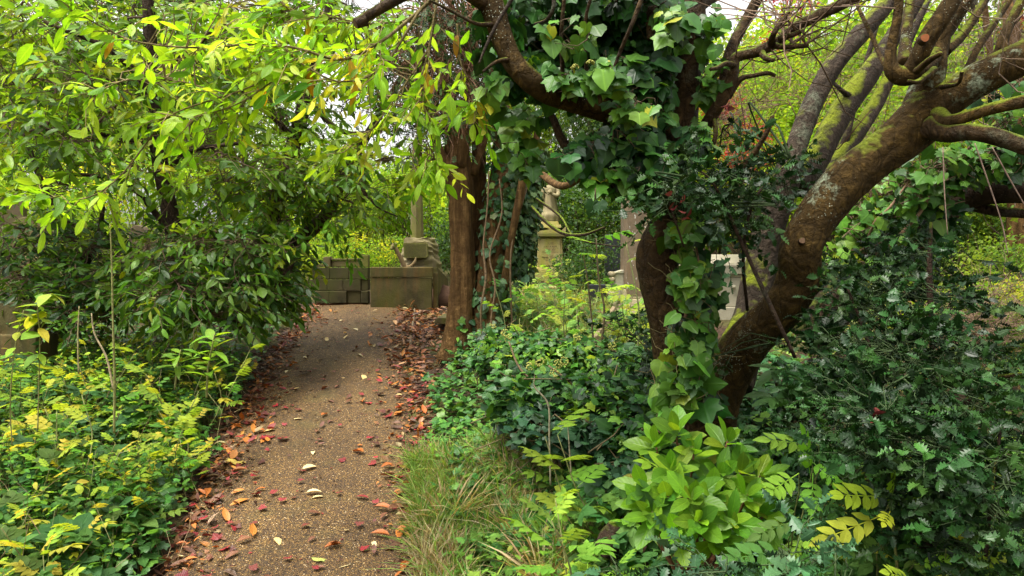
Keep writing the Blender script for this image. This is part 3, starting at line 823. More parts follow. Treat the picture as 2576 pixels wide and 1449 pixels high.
m.add(vv, [np.stack([i + j, i + (j + 1) % n, i + n + (j + 1) % n, i + n + j], -1).reshape(-1, 4)])
def arm(pts, r):
    tube(m, spline([[a[0] + x, a[1] + y, a[2] + z * Hf] for x, y, z in pts], 5), np.interp(np.linspace(0, 1, 5 * (len(pts) - 1) + 1), np.linspace(0, 1, len(r)), r), 10, .06)
arm([(-.085, 0, .79), (-.115, -.01, .66), (-.125, -.03, .54), (-.12, -.05, .47)], [.036, .034, .028, .016])
arm([(.085, 0, .79), (.118, -.03, .68), (.10, -.085, .60), (.03, -.105, .63), (.0, -.10, .66)], [.036, .034, .032, .024, .016])
for k in range(4): arm([(.0 - .01 * k, -.108, .655 - .012 * k), (-.02 - .006 * k, -.112, .665 - .012 * k), (-.032, -.105, .66 - .012 * k)], [.006, .006, .004])
arm([(-.115, -.05, .475), (-.112, -.058, .44), (-.108, -.056, .425)], [.014, .011, .006])
ball(m, (a[0], a[1] - .054, a[2] + .932 * Hf), .009, 8, 6)
for sx in (-1, 1): ball(m, (a[0] + sx * .018, a[1] - .049, a[2] + .943 * Hf), .006, 8, 6); ball(m, (a[0] + sx * .05, a[1], a[2] + .935 * Hf), .010, 8, 6)
ball(m, (a[0], a[1] - .05, a[2] + .917 * Hf), .010, 8, 6, sc=(1.4, .6, .4))
ball(m, (a[0] - .01, a[1] - .12, a[2] + .69 * Hf), .032, 12, 8, .6, 2)
st = obj('statue', m, M['statue'], t)

# grave in front of the statue: step with rough slab
Y = 9.6
base = P(1388, 790, Y)
t = thing('grave_surround', 'low stone kerb grave with pebbled slab overgrown by plants, in front of pedestal', 'grave', (base[0], Y, base[2]))
b = MB(); wb(b, 1322, 1451, 722, 764, Y + .25, .35, .006); obj('upper_step', b, M['stone_yellow'], t, smooth=False, bevel=.01)
b = MB(); wb(b, 1300, 1462, 763, 796, Y - .1, .9, .02); obj('pebbled_slab', b, M['stone_rock'], t, smooth=False, bevel=.01)
b = MB(); wb(b, 1296, 1480, 795, 826, Y - .3, .5); obj('kerb', b, M['stone'], t, smooth=False, bevel=.01)

# dark granite grave
Y = 8.6
base = P(1512, 790, Y)
t = thing('granite_grave', 'dark grey polished granite headstone half hidden between slab and brown column', 'headstone', (base[0], Y, base[2]))
b = MB(); wb(b, 1482, 1545, 716, 812, Y, .12); obj('headstone', b, M['granite'], t, smooth=False, bevel=.006)
b = MB(); wb(b, 1474, 1552, 776, 830, Y - .08, .3); obj('plinth', b, M['granite'], t, smooth=False, bevel=.006)
b = MB(); wb(b, 1522, 1572, 590, 716, Y + 1.2, .1); wb(b, 1515, 1580, 716, 830, Y + 1.1, .3)
o = obj('dark_headstone', b, M['granite'], None, smooth=False, bevel=.01)
o['label'] = 'tall black headstone in shade behind the brown stone column'; o['category'] = 'headstone'

# broken column with weathered white patches
Y = 7.0
base = P(1605, 885, Y)
t = thing('column_monument', 'brown weathered stone shaft with flaking white patches on moulded tan base', 'grave monument', (base[0], Y + .15, base[2]))
b = MB(); a = P(1570, 745, Y); c = P(1648, 500, Y)
x0, x1 = a[0], c[0]; k = .028
pts = [(x0 + k, Y), (x1 - k, Y), (x1, Y + k), (x1, Y + .29 - k), (x1 - k, Y + .29), (x0 + k, Y + .29), (x0, Y + .29 - k), (x0, Y + k)]
cc = np.array([(x0 + x1) / 2, Y + .145])
vv = []
for f in np.linspace(0, 1, 12):
    for x, y in pts: vv.append((cc[0] + (x - cc[0]) * (1 - .03 * f), cc[1] + (y - cc[1]) * (1 - .03 * f), a[2] + (c[2] - a[2]) * f + (.0 if f < 1 else .012 * math.sin(x * 40 + y * 30))))
for x, y in pts: vv.append((cc[0] + (x - cc[0]) * .62, cc[1] + (y - cc[1]) * .62, c[2] + .045))
vv.append((cc[0], cc[1], c[2] + .05)); vv = np.array(vv)
i = np.arange(12)[:, None] * 8; j = np.arange(8)[None]
b.add(vv, [np.stack([i + j, i + (j + 1) % 8, i + 8 + (j + 1) % 8, i + 8 + j], -1).reshape(-1, 4), np.array([(96 + q, 96 + (q + 1) % 8, 104) for q in range(8)])])
obj('shaft', b, M['stone_brown'], t, smooth=False)
for nm, u0, u1, v0, v1, ins, tp in (('shaft_foot', 1566, 1652, 728, 752, .0, .008), ('upper_moulding', 1561, 1658, 752, 766, -.02, .012), ('fillet', 1556, 1663, 766, 776, -.03, 0), ('lower_moulding', 1550, 1668, 776, 790, -.045, .014), ('plinth', 1556, 1664, 790, 905, -.025, 0)):
    b = MB(); a = P(u0, v1, Y); c = P(u1, v0, Y); box(b, a[0], c[0], Y + ins, Y + ins + (c[0] - a[0]), a[2], c[2], tp)
    obj(nm, b, M['stone_tan'], t, smooth=False, bevel=.008)
b = MB(); a = P(1546, 752, Y); c = P(1572, 680, Y)
box(b, a[0], c[0] - .004, Y + .04, Y + .25, a[2], c[2] - .03); prism(b, [(a[0] - .015, c[2] - .03), (c[0] - .004, c[2] - .03), (c[0] - .004, c[2] + .005)], Y + .03, Y + .26)
obj('side_bracket', b, M['stone_cream'], t, smooth=False, bevel=.006)
b = MB()
for zz, rr_ in ((P(0, 690, Y)[2], .026), (P(0, 703, Y)[2], .022), (P(0, 742, Y)[2], .03)): tube(b, np.array([[a[0] - .012, Y + .03, zz], [a[0] - .012, Y + .22, zz]]), rr_, 12, .1)
obj('scroll', b, M['stone_tan'], t)

# pale chest tomb behind
Y = 8.2
base = P(1820, 800, Y)
t = thing('chest_tomb', 'pale cream moulded chest tomb behind the trunk, with carved stone balls', 'tomb', (base[0], Y + .4, base[2]))
for nm, u0, u1, v0, v1, ins, tp in (('lid', 1735, 1900, 640, 664, -.02, .05), ('lid_edge', 1725, 1910, 664.5, 672, -.05, 0), ('cornice', 1730, 1905, 672.5, 690, -.035, -.012), ('frieze', 1738, 1897, 690.5, 697, 0, 0), ('chest', 1742, 1893, 697.5, 772, .015, 0), ('plinth', 1730, 1905, 772.5, 850, -.03, 0)):
    b = MB(); a = P(u0, v1, Y); c = P(u1, v0, Y); box(b, a[0], c[0], Y + ins, Y + ins + .9, a[2], c[2], tp); obj(nm, b, M['stone_cream'], t, smooth=False, bevel=.008)
for uu, vv_ in ((1806.5, 721.5), (1846, 722), (1797, 745), (1880, 745)):
    b = MB(); ball(b, P(uu, vv_, Y - .005), .025, 14, 10); obj('carved_ball', b, M['stone_cream'], t)

# tall obelisk seen between the ivy and the upright trunk
Y = 8.8
base = P(1665, 800, Y)
t = thing('stone_obelisk', 'tall gritty brown stone shaft glimpsed behind ivy, between the upright stems', 'grave monument', (base[0], Y, base[2]))
b = MB(); a = P(1610, 520, Y); c = P(1690, 60, Y)
lathe(b, ((a[0] + c[0]) / 2, Y + .3, a[2]), [(.26, -1.0), (.25, -.3), (.235, 0), (.20, .8), (.165, 1.6), (.15, c[2] - a[2]), (.005, c[2] - a[2] + .3)], 4, True); obj('obelisk_shaft', b, M['stone_brown'], t, smooth=False)
b = MB(); wb(b, 1590, 1655, 376, 402, Y - .1, .2, .03); wb(b, 1583, 1662, 402, 410, Y - .12, .25); obj('carved_collar', b, M['stone_cream'], t, smooth=False, bevel=.02)

# old headstones on the left
def headstone(name, label, u0, u1, v0, v1, Y, mat, round_=1.0, lean=0, dep=.1):
    a = P(u0, v1, Y); c = P(u1, v0, Y); w = c[0] - a[0]; cx = (a[0] + c[0]) / 2
    t = thing(name, label, 'headstone', (cx, Y, a[2]))
    pts = [(a[0], a[2] - .25), (c[0], a[2] - .25)]
    r = w / 2 * round_; zc = c[2] - r
    for q in np.linspace(0, PI, 13): pts.append((cx + w / 2 * math.cos(q), zc + r * math.sin(q)))
    b = MB(); prism(b, pts, Y, Y + dep); o = obj('slab', b, M[mat], t, smooth=False, bevel=.008)
    b = MB(); box(b, a[0] - .06, c[0] + .06, Y - .07, Y + dep + .07, a[2] - .3, a[2] - .02); obj('plinth', b, M[mat], t, smooth=False, bevel=.01)
    t.rotation_euler = (0, lean, 0)
    return t
headstone('headstone', 'low broad weathered stone sunk in plants at the left edge', -40, 84, 760, 834, 5.8, 'stone_wall', .35, .05, .16)
headstone('headstone', 'tall pale headstone far left behind the laurel branches', -8, 62, 486, 660, 12, 'stone_head', .5, -.04)
headstone('headstone', 'dark round topped headstone left of centre in laurel shade', 322, 362, 566, 700, 9.5, 'stone_head', 1.0, .03, .14)
headstone('headstone', 'small brown headstone peeping through laurel, left of the round one', 283, 322, 640, 720, 9.0, 'stone_head', .4, -.05)
headstone('headstone', 'dark domed headstone at far left under the pale one', 20, 110, 545, 640, 9.0, 'stone', .9, .06)
headstone('headstone', 'mossy reddish headstone low among the laurel stems near block wall', 545, 596, 668, 745, 9.0, 'stone_head', .3, .07)

b = MB(); a = P(1090, 812, 7.9); c = P(1140, 790, 7.9)
prism(b, [(a[0], a[2]), (c[0], a[2] - .02), (c[0], a[2] + .055), (a[0] + .05, a[2] + .06)], 7.85, 8.5)
o = obj('flat_stone', b, M['stone'], None, smooth=False, bevel=.01); o['label'] = 'flat mossy stone lying beside the foot of the yew'; o['category'] = 'stone'

# leaning plank
b = MB(); A = P(1494, 858, 6.2); B = P(1546, 776, 6.5)
tube(b, spline([A, (A + B) / 2 + [.01, 0, .01], B], 6), .028, 4, .25, 2)
o = obj('wooden_plank', b, M['plank'], None, smooth=False); o['label'] = 'split grey plank leaning in the undergrowth beside the column base'; o['category'] = 'plank'
# ------------------------------------------------------------------ trees and shrubs
def at_ground(x, y): return (float(x), float(y), float(zg(x, y)))

def wood_part(name, root, mat, rows, sides=14, rough=.14, n=8, seed=0, fl=0, part=None):
    m = MB(); s = limb(m, rows, sides, rough, n, seed, fl)
    o = obj(name, m, M[mat], root if part is None else None, origin=None if part is None else tuple(root.location))
    if part is not None: o.parent = part
    return o, s

def nearest(anc, c):
    d = np.linalg.norm(anc - c, axis=1) + .35 * np.maximum(anc[:, 2] - c[2], 0)
    return anc[np.argmin(d)]

def crown(root, clusters, anchors, tpls, size, pal, mat, wcol=(.10, .065, .04), L=(.22, .5), m=8, droop=.3, hang=.1, rng=R, br=.014, up=.6, name='crown', horiz=1.0, tw=.0035):
    leaf = MB(); wood = MB()
    anchors = np.asarray(anchors)[:, :3]
    for (u, v, Y, ru, rv, rY, n) in clusters:
        c = P(u, v, Y); r = np.array([px(ru, Y), rY, px(rv, Y)])
        a = nearest(anchors, c)
        mid = (a + c) / 2 + rng.normal(0, .08, 3) + np.array([0, 0, .12 * np.linalg.norm(c - a)])
        br_s = spline([a, mid, c + (c - mid) * .3], 6)
        tube(wood, br_s, np.linspace(br, br * .35, len(br_s)), 6, .1, rng.integers(99), True, wcol)
        p0, q = blob(n, c, r, rng)
        # sub branches: a handful of hubs that the sprays grow from
        k = max(3, n // 9); hubs, hq = blob(k, c, r * .75, rng)
        near = br_s[rng.integers(len(br_s) // 2, len(br_s), k)]
        twigs(wood, near, hubs, br * .5, br * .25, rng.normal(0, .04, (k, 3)), wcol)
        hi = np.argmin(np.linalg.norm(p0[:, None] - hubs[None], axis=2), 1)
        twigs(wood, hubs[hi], p0, br * .25, tw, rng.normal(0, .02, (n, 3)), wcol)
        d = q * np.array([1, 1, .55]) * horiz + .7 * norm(p0 - hubs[hi]) * np.array([1, 1, .5]) + .35 * rdir(n, rng) + np.array([0, 0, .12])
        sprays(leaf, wood, p0, d, rng.uniform(L[0], L[1], n), m, tpls, size, pal, droop, up, tw, rng, hang=hang, wcol=wcol)
    o = obj(name, leaf, M[mat], root)
    w = obj('twigs', wood, M['twig'], root)
    return o, w

def scatter_blob(leaf, clusters, tpls, size, pal, rng=R, up=.5, jit=.2):
    for (u, v, Y, ru, rv, rY, n) in clusters:
        c = P(u, v, Y); p, q = blob(n, c, [px(ru, Y), rY, px(rv, Y)], rng)
        scatter(leaf, tpls, p, rdir(n, rng) + q * .5, np.array([0, -.4, up]) + .6 * rdir(n, rng), size * (1 + jit * rng.standard_normal(n)), palette(*pal, n))

def cling(mb, s, n, a0, a1, tpls, size, pal, off=(.0, .05), t0=0, t1=1, rng=R, stalk=None, hangd=1.0, center=None):
    """leaves hugging a limb spline s (x, y, z, r); angles: 0 = right, -90 = towards camera"""
    idx = rng.uniform(t0, t1, n) * (len(s) - 1.001); i = idx.astype(int); f = (idx - i)[:, None]
    q = s[i] * (1 - f) + s[i + 1] * f
    t = norm(s[i + 1][:, :3] - s[i][:, :3])
    ref = np.array([1., 0, 0]); u = norm(ref - t * (t @ ref)[:, None]); w = np.cross(t, u)
    w = np.where((w[:, 1] > 0)[:, None], w, -w)
    a = np.radians(rng.uniform(a0, a1, n))[:, None]
    d = u * np.cos(a) + w * np.sin(a)
    pos = q[:, :3] + d * (q[:, 3:4] + rng.uniform(off[0], off[1], (n, 1)))
    ax = np.array([0, 0, -hangd]) + .8 * rdir(n, rng) + .25 * d
    scatter(mb, tpls, pos, ax, d + np.array([0, 0, .45]) + .35 * rdir(n, rng), size * np.clip(1 + .28 * rng.standard_normal(n), .45, 1.7), palette(*pal, n))
    if stalk is not None:
        twigs(stalk, q[:, :3] + d * q[:, 3:4] * .9, pos, .0018, .0012, None, (.10, .11, .035))

def ell(n0): return n0

# ---- centre: many stemmed yew with brown stringy bark ------------------------------------------------------------
Y = 6.8
t = thing('yew_tree', 'many stemmed yew with stringy red brown bark beside the path', 'tree', at_ground(*P(1180, 880, Y)[:2]))
yewA = [(1150, 905, Y, 98), (1154, 868, Y, 80), (1158, 820, Y, 70), (1163, 740, Y, 60), (1165, 650, Y, 57), (1160, 560, Y, 54), (1156, 470, Y, 60), (1150, 400, Y, 58), (1140, 330, Y, 42), (1126, 240, Y + .1, 34), (1110, 150, Y + .2, 28), (1085, 40, Y + .3, 22)]
trunk, sA = wood_part('trunk', t, 'yew', yewA, 64, .20, 16, 1, .16)
yewB = [(1225, 900, Y + .05, 110), (1228, 850, Y + .05, 92), (1230, 780, Y + .05, 80), (1234, 700, Y + .05, 72), (1244, 620, Y + .05, 70), (1254, 540, Y + .05, 64), (1260, 470, Y + .05, 56), (1264, 400, Y + .1, 46), (1262, 300, Y + .2, 36), (1255, 180, Y + .3, 28), (1262, 60, Y + .4, 20)]
_, sB = wood_part('stem', t, 'yew', yewB, 56, .20, 16, 4, .16)
extra = []
for k, rows in enumerate([
    [(1196, 830, Y + .2, 60), (1196, 700, Y + .22, 46), (1202, 560, Y + .25, 40), (1206, 430, Y + .3, 36), (1200, 300, Y + .3, 30), (1190, 160, Y + .4, 24), (1195, 20, Y + .5, 18)],
    [(1268, 720, Y - .1, 20), (1280, 640, Y - .15, 19), (1294, 560, Y - .2, 18), (1308, 490, Y - .22, 20), (1317, 430, Y - .25, 18), (1318, 370, Y - .2, 16), (1310, 280, Y - .1, 12)],
    [(1300, 700, Y + .2, 30), (1312, 600, Y + .2, 26), (1324, 500, Y + .2, 24), (1338, 420, Y + .2, 20), (1352, 330, Y + .2, 15)],
    [(1150, 470, Y - .05, 34), (1132, 420, Y - .1, 26), (1108, 380, Y - .1, 20), (1082, 300, Y, 15), (1062, 180, Y, 10)],
    [(1158, 420, Y - .06, 34), (1172, 330, Y - .1, 26), (1178, 230, Y - .05, 20), (1170, 90, Y, 14)],
    [(1190, 440, Y, 22), (1222, 330, Y, 18), (1236, 200, Y, 14), (1240, 60, Y, 10)],
    [(1060, 470, Y + .3, 9), (1056, 380, Y + .3, 12), (1050, 300, Y + .4, 10), (1020, 180, Y + .5, 7)],
    [(1330, 420, Y - .6, 14), (1359, 436, Y - 1.2, 17), (1399, 464, Y - 1.8, 18), (1434, 464, Y - 2.2, 17), (1470, 436, Y - 2.5, 18)],
    [(1338, 520, Y - .3, 7), (1376, 560, Y - .7, 9), (1420, 588, Y - 1.0, 9), (1470, 590, Y - 1.3, 8), (1520, 572, Y - 1.6, 5)],
    [(1350, 500, Y - .3, 6), (1410, 545, Y - .6, 6), (1450, 600, Y - .9, 5), (1560, 622, Y - 1.0, 3)]]):
    _, s = wood_part('limb', t, 'yew' if k < 8 else 'bark_dark', rows, 14, .12, 7, k, .06); extra.append(s)
yew_anch = np.vstack([sA[35:], sB[35:]] + [e[len(e) // 2:] for e in extra[:7]])
# fine yew sprays: drooping, dark
leaf = MB(); wood = MB()
rg = np.random.default_rng(21)
cl = [(1080, 150, 6.9, 120, 120, .6, 80), (1200, 120, 7.1, 130, 120, .7, 110), (1150, 250, 6.7, 110, 60, .5, 70), (1000, 190, 7.1, 80, 90, .5, 50), (1300, 180, 7.2, 100, 140, .6, 90), (1060, 40, 6.8, 140, 70, .7, 90), (1210, 20, 6.9, 140, 70, .7, 90)]
for (u, v, Yc, ru, rv, rY, n) in cl:
    c = P(u, v, Yc); p0, q = blob(n, c, [px(ru, Yc), rY, px(rv, Yc)], rg)
    a = np.array([nearest(yew_anch[:, :3], x) for x in p0])
    twigs(wood, a, p0, .010, .004, rg.normal(0, .08, (n, 3)) + [0, 0, .1], (.15, .075, .04))
    d = q * [1, 1, .2] + .5 * rdir(n, rg) - [0, 0, .5]
    sprays(leaf, wood, p0, d, rg.uniform(.2, .45, n), 5, [Tpl(x.v * [1, 1, 1], x.t, x.q, x.uv) for x in ASH_LO], .09, ([(.03, .07, .015), (.05, .10, .02), (.02, .045, .012)], [3, 2, 2]), .6, .3, .003, rg, wcol=(.15, .075, .04))
obj('crown', leaf, M['needle'], t); obj('twigs', wood, M['twig'], t)
b = MB(); rr = np.random.default_rng(8)          # hanging dead twigs under the crown
N = 260; A, _ = blob(N, P(1130, 190, 6.7), [px(170, 6.7), .5, px(150, 6.7)], rr)
twigs(b, A, A + rr.normal(0, .16, (N, 3)) + np.array([0, 0, -.25]), .004, .0015, rr.normal(0, .05, (N, 3)), (.16, .085, .05))
obj('bare_twigs', b, M['twig'], t)

# ivy on the yew
t = thing('climbing_ivy', 'small leaved blue green ivy climbing the right stem of the yew', 'ivy', at_ground(*P(1250, 880, 6.7)[:2]))
lf = MB(); st = MB()
cling(lf, sB, 240, -170, 40, IVY, .060, G_IVYBLUE, (.0, .06), 0, .62, rng=np.random.default_rng(31), stalk=st)
cling(lf, extra[2], 900, -175, 60, IVY, .058, G_IVYBLUE, (-.01, .12), 0, .9, rng=np.random.default_rng(32), stalk=st)
cling(lf, sB, 420, -70, 60, IVY, .060, G_IVYBLUE, (.02, .16), .1, .7, rng=np.random.default_rng(33), stalk=st)
cling(lf, sB, 160, -170, 0, IVY, .065, G_IVY, (.0, .08), .5, .9, rng=np.random.default_rng(34), stalk=st)
cling(lf, sA, 70, -110, 20, IVY, .055, G_IVY, (.0, .02), 0, .22, rng=np.random.default_rng(35), stalk=st)
obj('foliage', lf, M['ivy'], t)
rr = np.random.default_rng(4)
for k, rows in enumerate([[(1214, 860, 6.55, 5), (1210, 780, 6.5, 6), (1222, 700, 6.5, 6), (1216, 620, 6.52, 5), (1226, 520, 6.55, 4), (1230, 430, 6.6, 4)], [(1240, 870, 6.5, 4), (1236, 800, 6.5, 5), (1246, 720, 6.48, 5), (1232, 640, 6.5, 4), (1262, 540, 6.5, 4), (1256, 450, 6.5, 3)], [(1290, 860, 6.7, 5), (1284, 700, 6.6, 5), (1290, 600, 6.6, 4), (1326, 470, 6.6, 4)]]):
    limb(st, rows, 6, .1, 6, k, col=(.15, .10, .055))
obj('vine_stems', st, M['twig'], t)

# ---- right foreground: old leaning laurel with forked limbs --------------------------------------------------------
t = thing('leaning_tree', 'old leaning forked trunk with lichen spots and cut stubs, foreground right', 'tree', at_ground(*P(1800, 1060, 3.9)[:2]))
R1 = [(a, b_, c_, w_ * .93) for a, b_, c_, w_ in [(1772, 1075, 3.9, 165), (1798, 1000, 3.85, 140), (1838, 920, 3.8, 130), (1890, 850, 3.7, 118), (1950, 795, 3.6, 112), (1990, 745, 3.5, 108), (2010, 690, 3.45, 108), (2014, 630, 3.4, 108), (2040, 570, 3.4, 112), (2085, 505, 3.4, 116), (2140, 445, 3.4, 118), (2205, 395, 3.4, 112), (2265, 350, 3.4, 122), (2318, 300, 3.4, 132), (2345, 262, 3.4, 120)]]
trunk, s1 = wood_part('trunk', t, 'bark_light', R1, 72, .12, 22, 2)
limbs = [
    [(2318, 300, 3.4, 110), (2370, 258, 3.35, 92), (2440, 212, 3.3, 86), (2510, 175, 3.25, 84), (2600, 132, 3.2, 84), (2720, 60, 3.1, 80)],
    [(2330, 290, 3.4, 80), (2336, 230, 3.38, 62), (2350, 180, 3.36, 54), (2358, 125, 3.4, 50), (2376, 70, 3.4, 44), (2420, 10, 3.4, 40), (2450, -60, 3.4, 36)],
    [(2285, 330, 3.45, 74), (2300, 260, 3.5, 52), (2318, 200, 3.55, 44), (2345, 130, 3.6, 40), (2400, 50, 3.7, 34), (2450, -40, 3.8, 28)],
    [(2352, 140, 3.38, 44), (2318, 175, 3.25, 46), (2285, 190, 3.2, 52), (2255, 186, 3.2, 46), (2240, 160, 3.2, 34), (2244, 110, 3.2, 24), (2258, 40, 3.2, 22), (2265, -40, 3.2, 20)],
    [(2285, 188, 3.2, 44), (2308, 150, 3.15, 44), (2334, 95, 3.12, 46), (2372, 40, 3.1, 46), (2420, -40, 3.1, 40)],
    [(2360, 300, 3.3, 60), (2390, 305, 3.2, 34), (2440, 290, 3.15, 30), (2500, 272, 3.1, 30), (2576, 255, 3.05, 33), (2680, 235, 3.0, 33)],
    [(2345, 320, 3.3, 66), (2390, 335, 3.2, 46), (2450, 332, 3.1, 42), (2520, 348, 3.05, 42), (2600, 375, 3.0, 42), (2700, 400, 2.9, 42)],
    [(2366, 230, 3.3, 30), (2420, 195, 3.4, 20), (2460, 120, 3.5, 18), (2500, 60, 3.6, 17), (2560, -30, 3.7, 14)],
    [(2380, 130, 3.5, 24), (2420, 90, 3.6, 22), (2460, 30, 3.7, 20), (2500, -40, 3.8, 18)],
    [(2520, 140, 3.3, 40), (2524, 100, 3.3, 26), (2545, 50, 3.35, 24), (2580, -20, 3.4, 22)],
    [(2275, 165, 3.3, 40), (2280, 90, 3.5, 26), (2290, 0, 3.7, 24), (2300, -60, 3.8, 20)],
    [(2236, 168, 3.2, 22), (2216, 145, 3.3, 12), (2195, 95, 3.4, 11), (2160, 20, 3.5, 10), (2140, -40, 3.6, 9)],
    [(2350, 175, 3.2, 18), (2310, 205, 3.05, 13), (2285, 204, 3.0, 8)],
    [(2370, 218, 3.25, 16), (2410, 210, 3.1, 9), (2420, 180, 3.05, 9)],
    [(2305, 180, 3.1, 18), (2340, 150, 3.0, 15), (2368, 134, 2.95, 12)]]
lS = []
for k, rows in enumerate(limbs):
    _, s = wood_part('limb', t, 'bark_light' if k != 6 else 'bark', rows, 32 if rows[0][3] > 40 else 10, .10, 12 if rows[0][3] > 40 else 8, k + 3); lS.append(s)
def cutend(root, u, v, Yc, w, d, mat='cut'):
    m = MB(); c = P(u, v, Yc); d = norm(np.array(d, float)); r = px(w, Yc) / 2
    tube(m, np.array([c - d * r * 2.2, c - d * r * .8, c - d * r * .1, c]), np.array([r * 1.3, r * 1.12, r * 1.06, r * .98]), 16, .08, cap=False)
    a = obj('cut_stub', m, M['bark'], root)
    m = MB(); e1 = norm(np.cross(d, [.1, .2, 1.])); e2 = np.cross(d, e1); q = np.linspace(0, 2 * PI, 20, endpoint=False)
    rim = c + d * .0015 + (e1 * np.cos(q)[:, None] + e2 * np.sin(q)[:, None]) * r * (.97 + .06 * np.sin(q * 3 + u)[:, None])
    m.add(np.vstack([rim, [c + d * .002]]), [np.array([(k, (k + 1) % 20, 20) for k in range(20)])])
    sub('cut_face', m, M[mat], a, root, smooth=False)
cutend(t, 2327, 95, 3.05, 20, (-.25, -1, .05))
cutend(t, 2018, 605, 3.29, 15, (-.25, -1, .2), 'cutgrey')
# a few surviving shoots
leaf = MB(); wood = MB(); rg = np.random.default_rng(41)
for s in lS[1:12]:
    n = 4; i = rg.integers(len(s) // 2, len(s), n)
    A = s[i][:, :3]; B = A + norm(rg.normal(0, 1, (n, 3)) + [0, 0, 1.0]) * rg.uniform(.2, .55, (n, 1))
    twigs(wood, A, B, .0045, .0018, rg.normal(0, .05, (n, 3)), (.11, .075, .05))
    C = B[rg.integers(0, n, n * 3)]; twigs(wood, C - [0, 0, .1], C + norm(rg.normal(0, 1, (n * 3, 3)) + [0, 0, .4]) * .22, .002, .001, rg.normal(0, .04, (n * 3, 3)), (.12, .08, .05))
obj('twigs', wood, M['twig'], t)

# stems leaning behind it, mossy
t = thing('mossy_tree', 'grey leaning tree with two stems and bright moss behind the forked trunk', 'tree', at_ground(*P(1880, 900, 4.6)[:2]))
rows = [(1828, 960, 4.4, 130), (1862, 880, 4.5, 112), (1890, 800, 4.6, 92), (1905, 720, 4.65, 84), (1922, 640, 4.7, 80), (1940, 560, 4.7, 78), (1965, 480, 4.7, 76), (1990, 410, 4.7, 68)]
_, q0 = wood_part('trunk', t, 'bark_grey', rows, 48, .14, 18, 7)
_, q1 = wood_part('stem', t, 'bark_grey', [(1978, 450, 4.7, 60), (2000, 380, 4.75, 52), (2028, 300, 4.8, 50), (2062, 225, 4.85, 48), (2100, 160, 4.9, 48), (2160, 90, 5, 46), (2215, 28, 5.1, 42), (2270, -40, 5.2, 38)], 24, .10, 9, 9)
_, q2 = wood_part('stem', t, 'bark_grey', [(2000, 470, 4.9, 66), (2050, 405, 5, 64), (2092, 325, 5.1, 60), (2135, 255, 5.2, 60), (2180, 195, 5.3, 54), (2230, 120, 5.4, 44), (2290, 30, 5.5, 36), (2330, -40, 5.6, 30)], 24, .12, 9, 12)
for k, rows in enumerate([[(2110, 420, 5.4, 22), (2130, 340, 5.4, 20), (2150, 260, 5.5, 16), (2190, 120, 5.6, 12), (2230, -20, 5.7, 9)], [(2085, 450, 5.2, 46), (2130, 375, 5.4, 42), (2180, 300, 5.6, 38), (2210, 250, 5.7, 34), (2260, 150, 5.8, 28), (2330, 0, 6, 22)], [(2150, 250, 5.2, 20), (2120, 230, 5.1, 12), (2090, 200, 5.1, 8), (2075, 170, 5.1, 6)]]):
    wood_part('limb', t, 'bark_grey', rows, 10, .1, 7, k)
q0b = np.vstack([q0, q1, q2])

# upright stem with arching limb
t = thing('arching_tree', 'dark stem with a heavy limb arching left over the clearing, smothered in ivy', 'tree', at_ground(*P(1710, 1010, 3.5)[:2]))
rows = [(1738, 1060, 3.5, 150), (1716, 990, 3.5, 122), (1702, 910, 3.48, 112), (1688, 830, 3.45, 106), (1672, 760, 3.42, 104), (1656, 690, 3.4, 106), (1652, 640, 3.4, 104), (1672, 580, 3.42, 92), (1698, 530, 3.45, 82), (1708, 470, 3.5, 76), (1714, 400, 3.55, 72), (1722, 300, 3.6, 66), (1730, 200, 3.6, 64), (1738, 110, 3.6, 64), (1744, 40, 3.6, 60), (1750, -50, 3.6, 50)]
_, a0 = wood_part('trunk', t, 'bark', rows, 64, .14, 20, 3)
arch = [(1706, 420, 3.52, 86), (1660, 352, 3.5, 88), (1610, 312, 3.45, 82), (1555, 282, 3.4, 74), (1490, 264, 3.35, 66), (1430, 250, 3.3, 60), (1375, 231, 3.25, 58), (1327, 195, 3.2, 58), (1287, 147, 3.2, 54), (1259, 80, 3.2, 56), (1236, 10, 3.2, 62), (1200, -60, 3.2, 60)]
_, a1 = wood_part('limb', t, 'bark_light', arch, 44, .13, 18, 14)
more = []
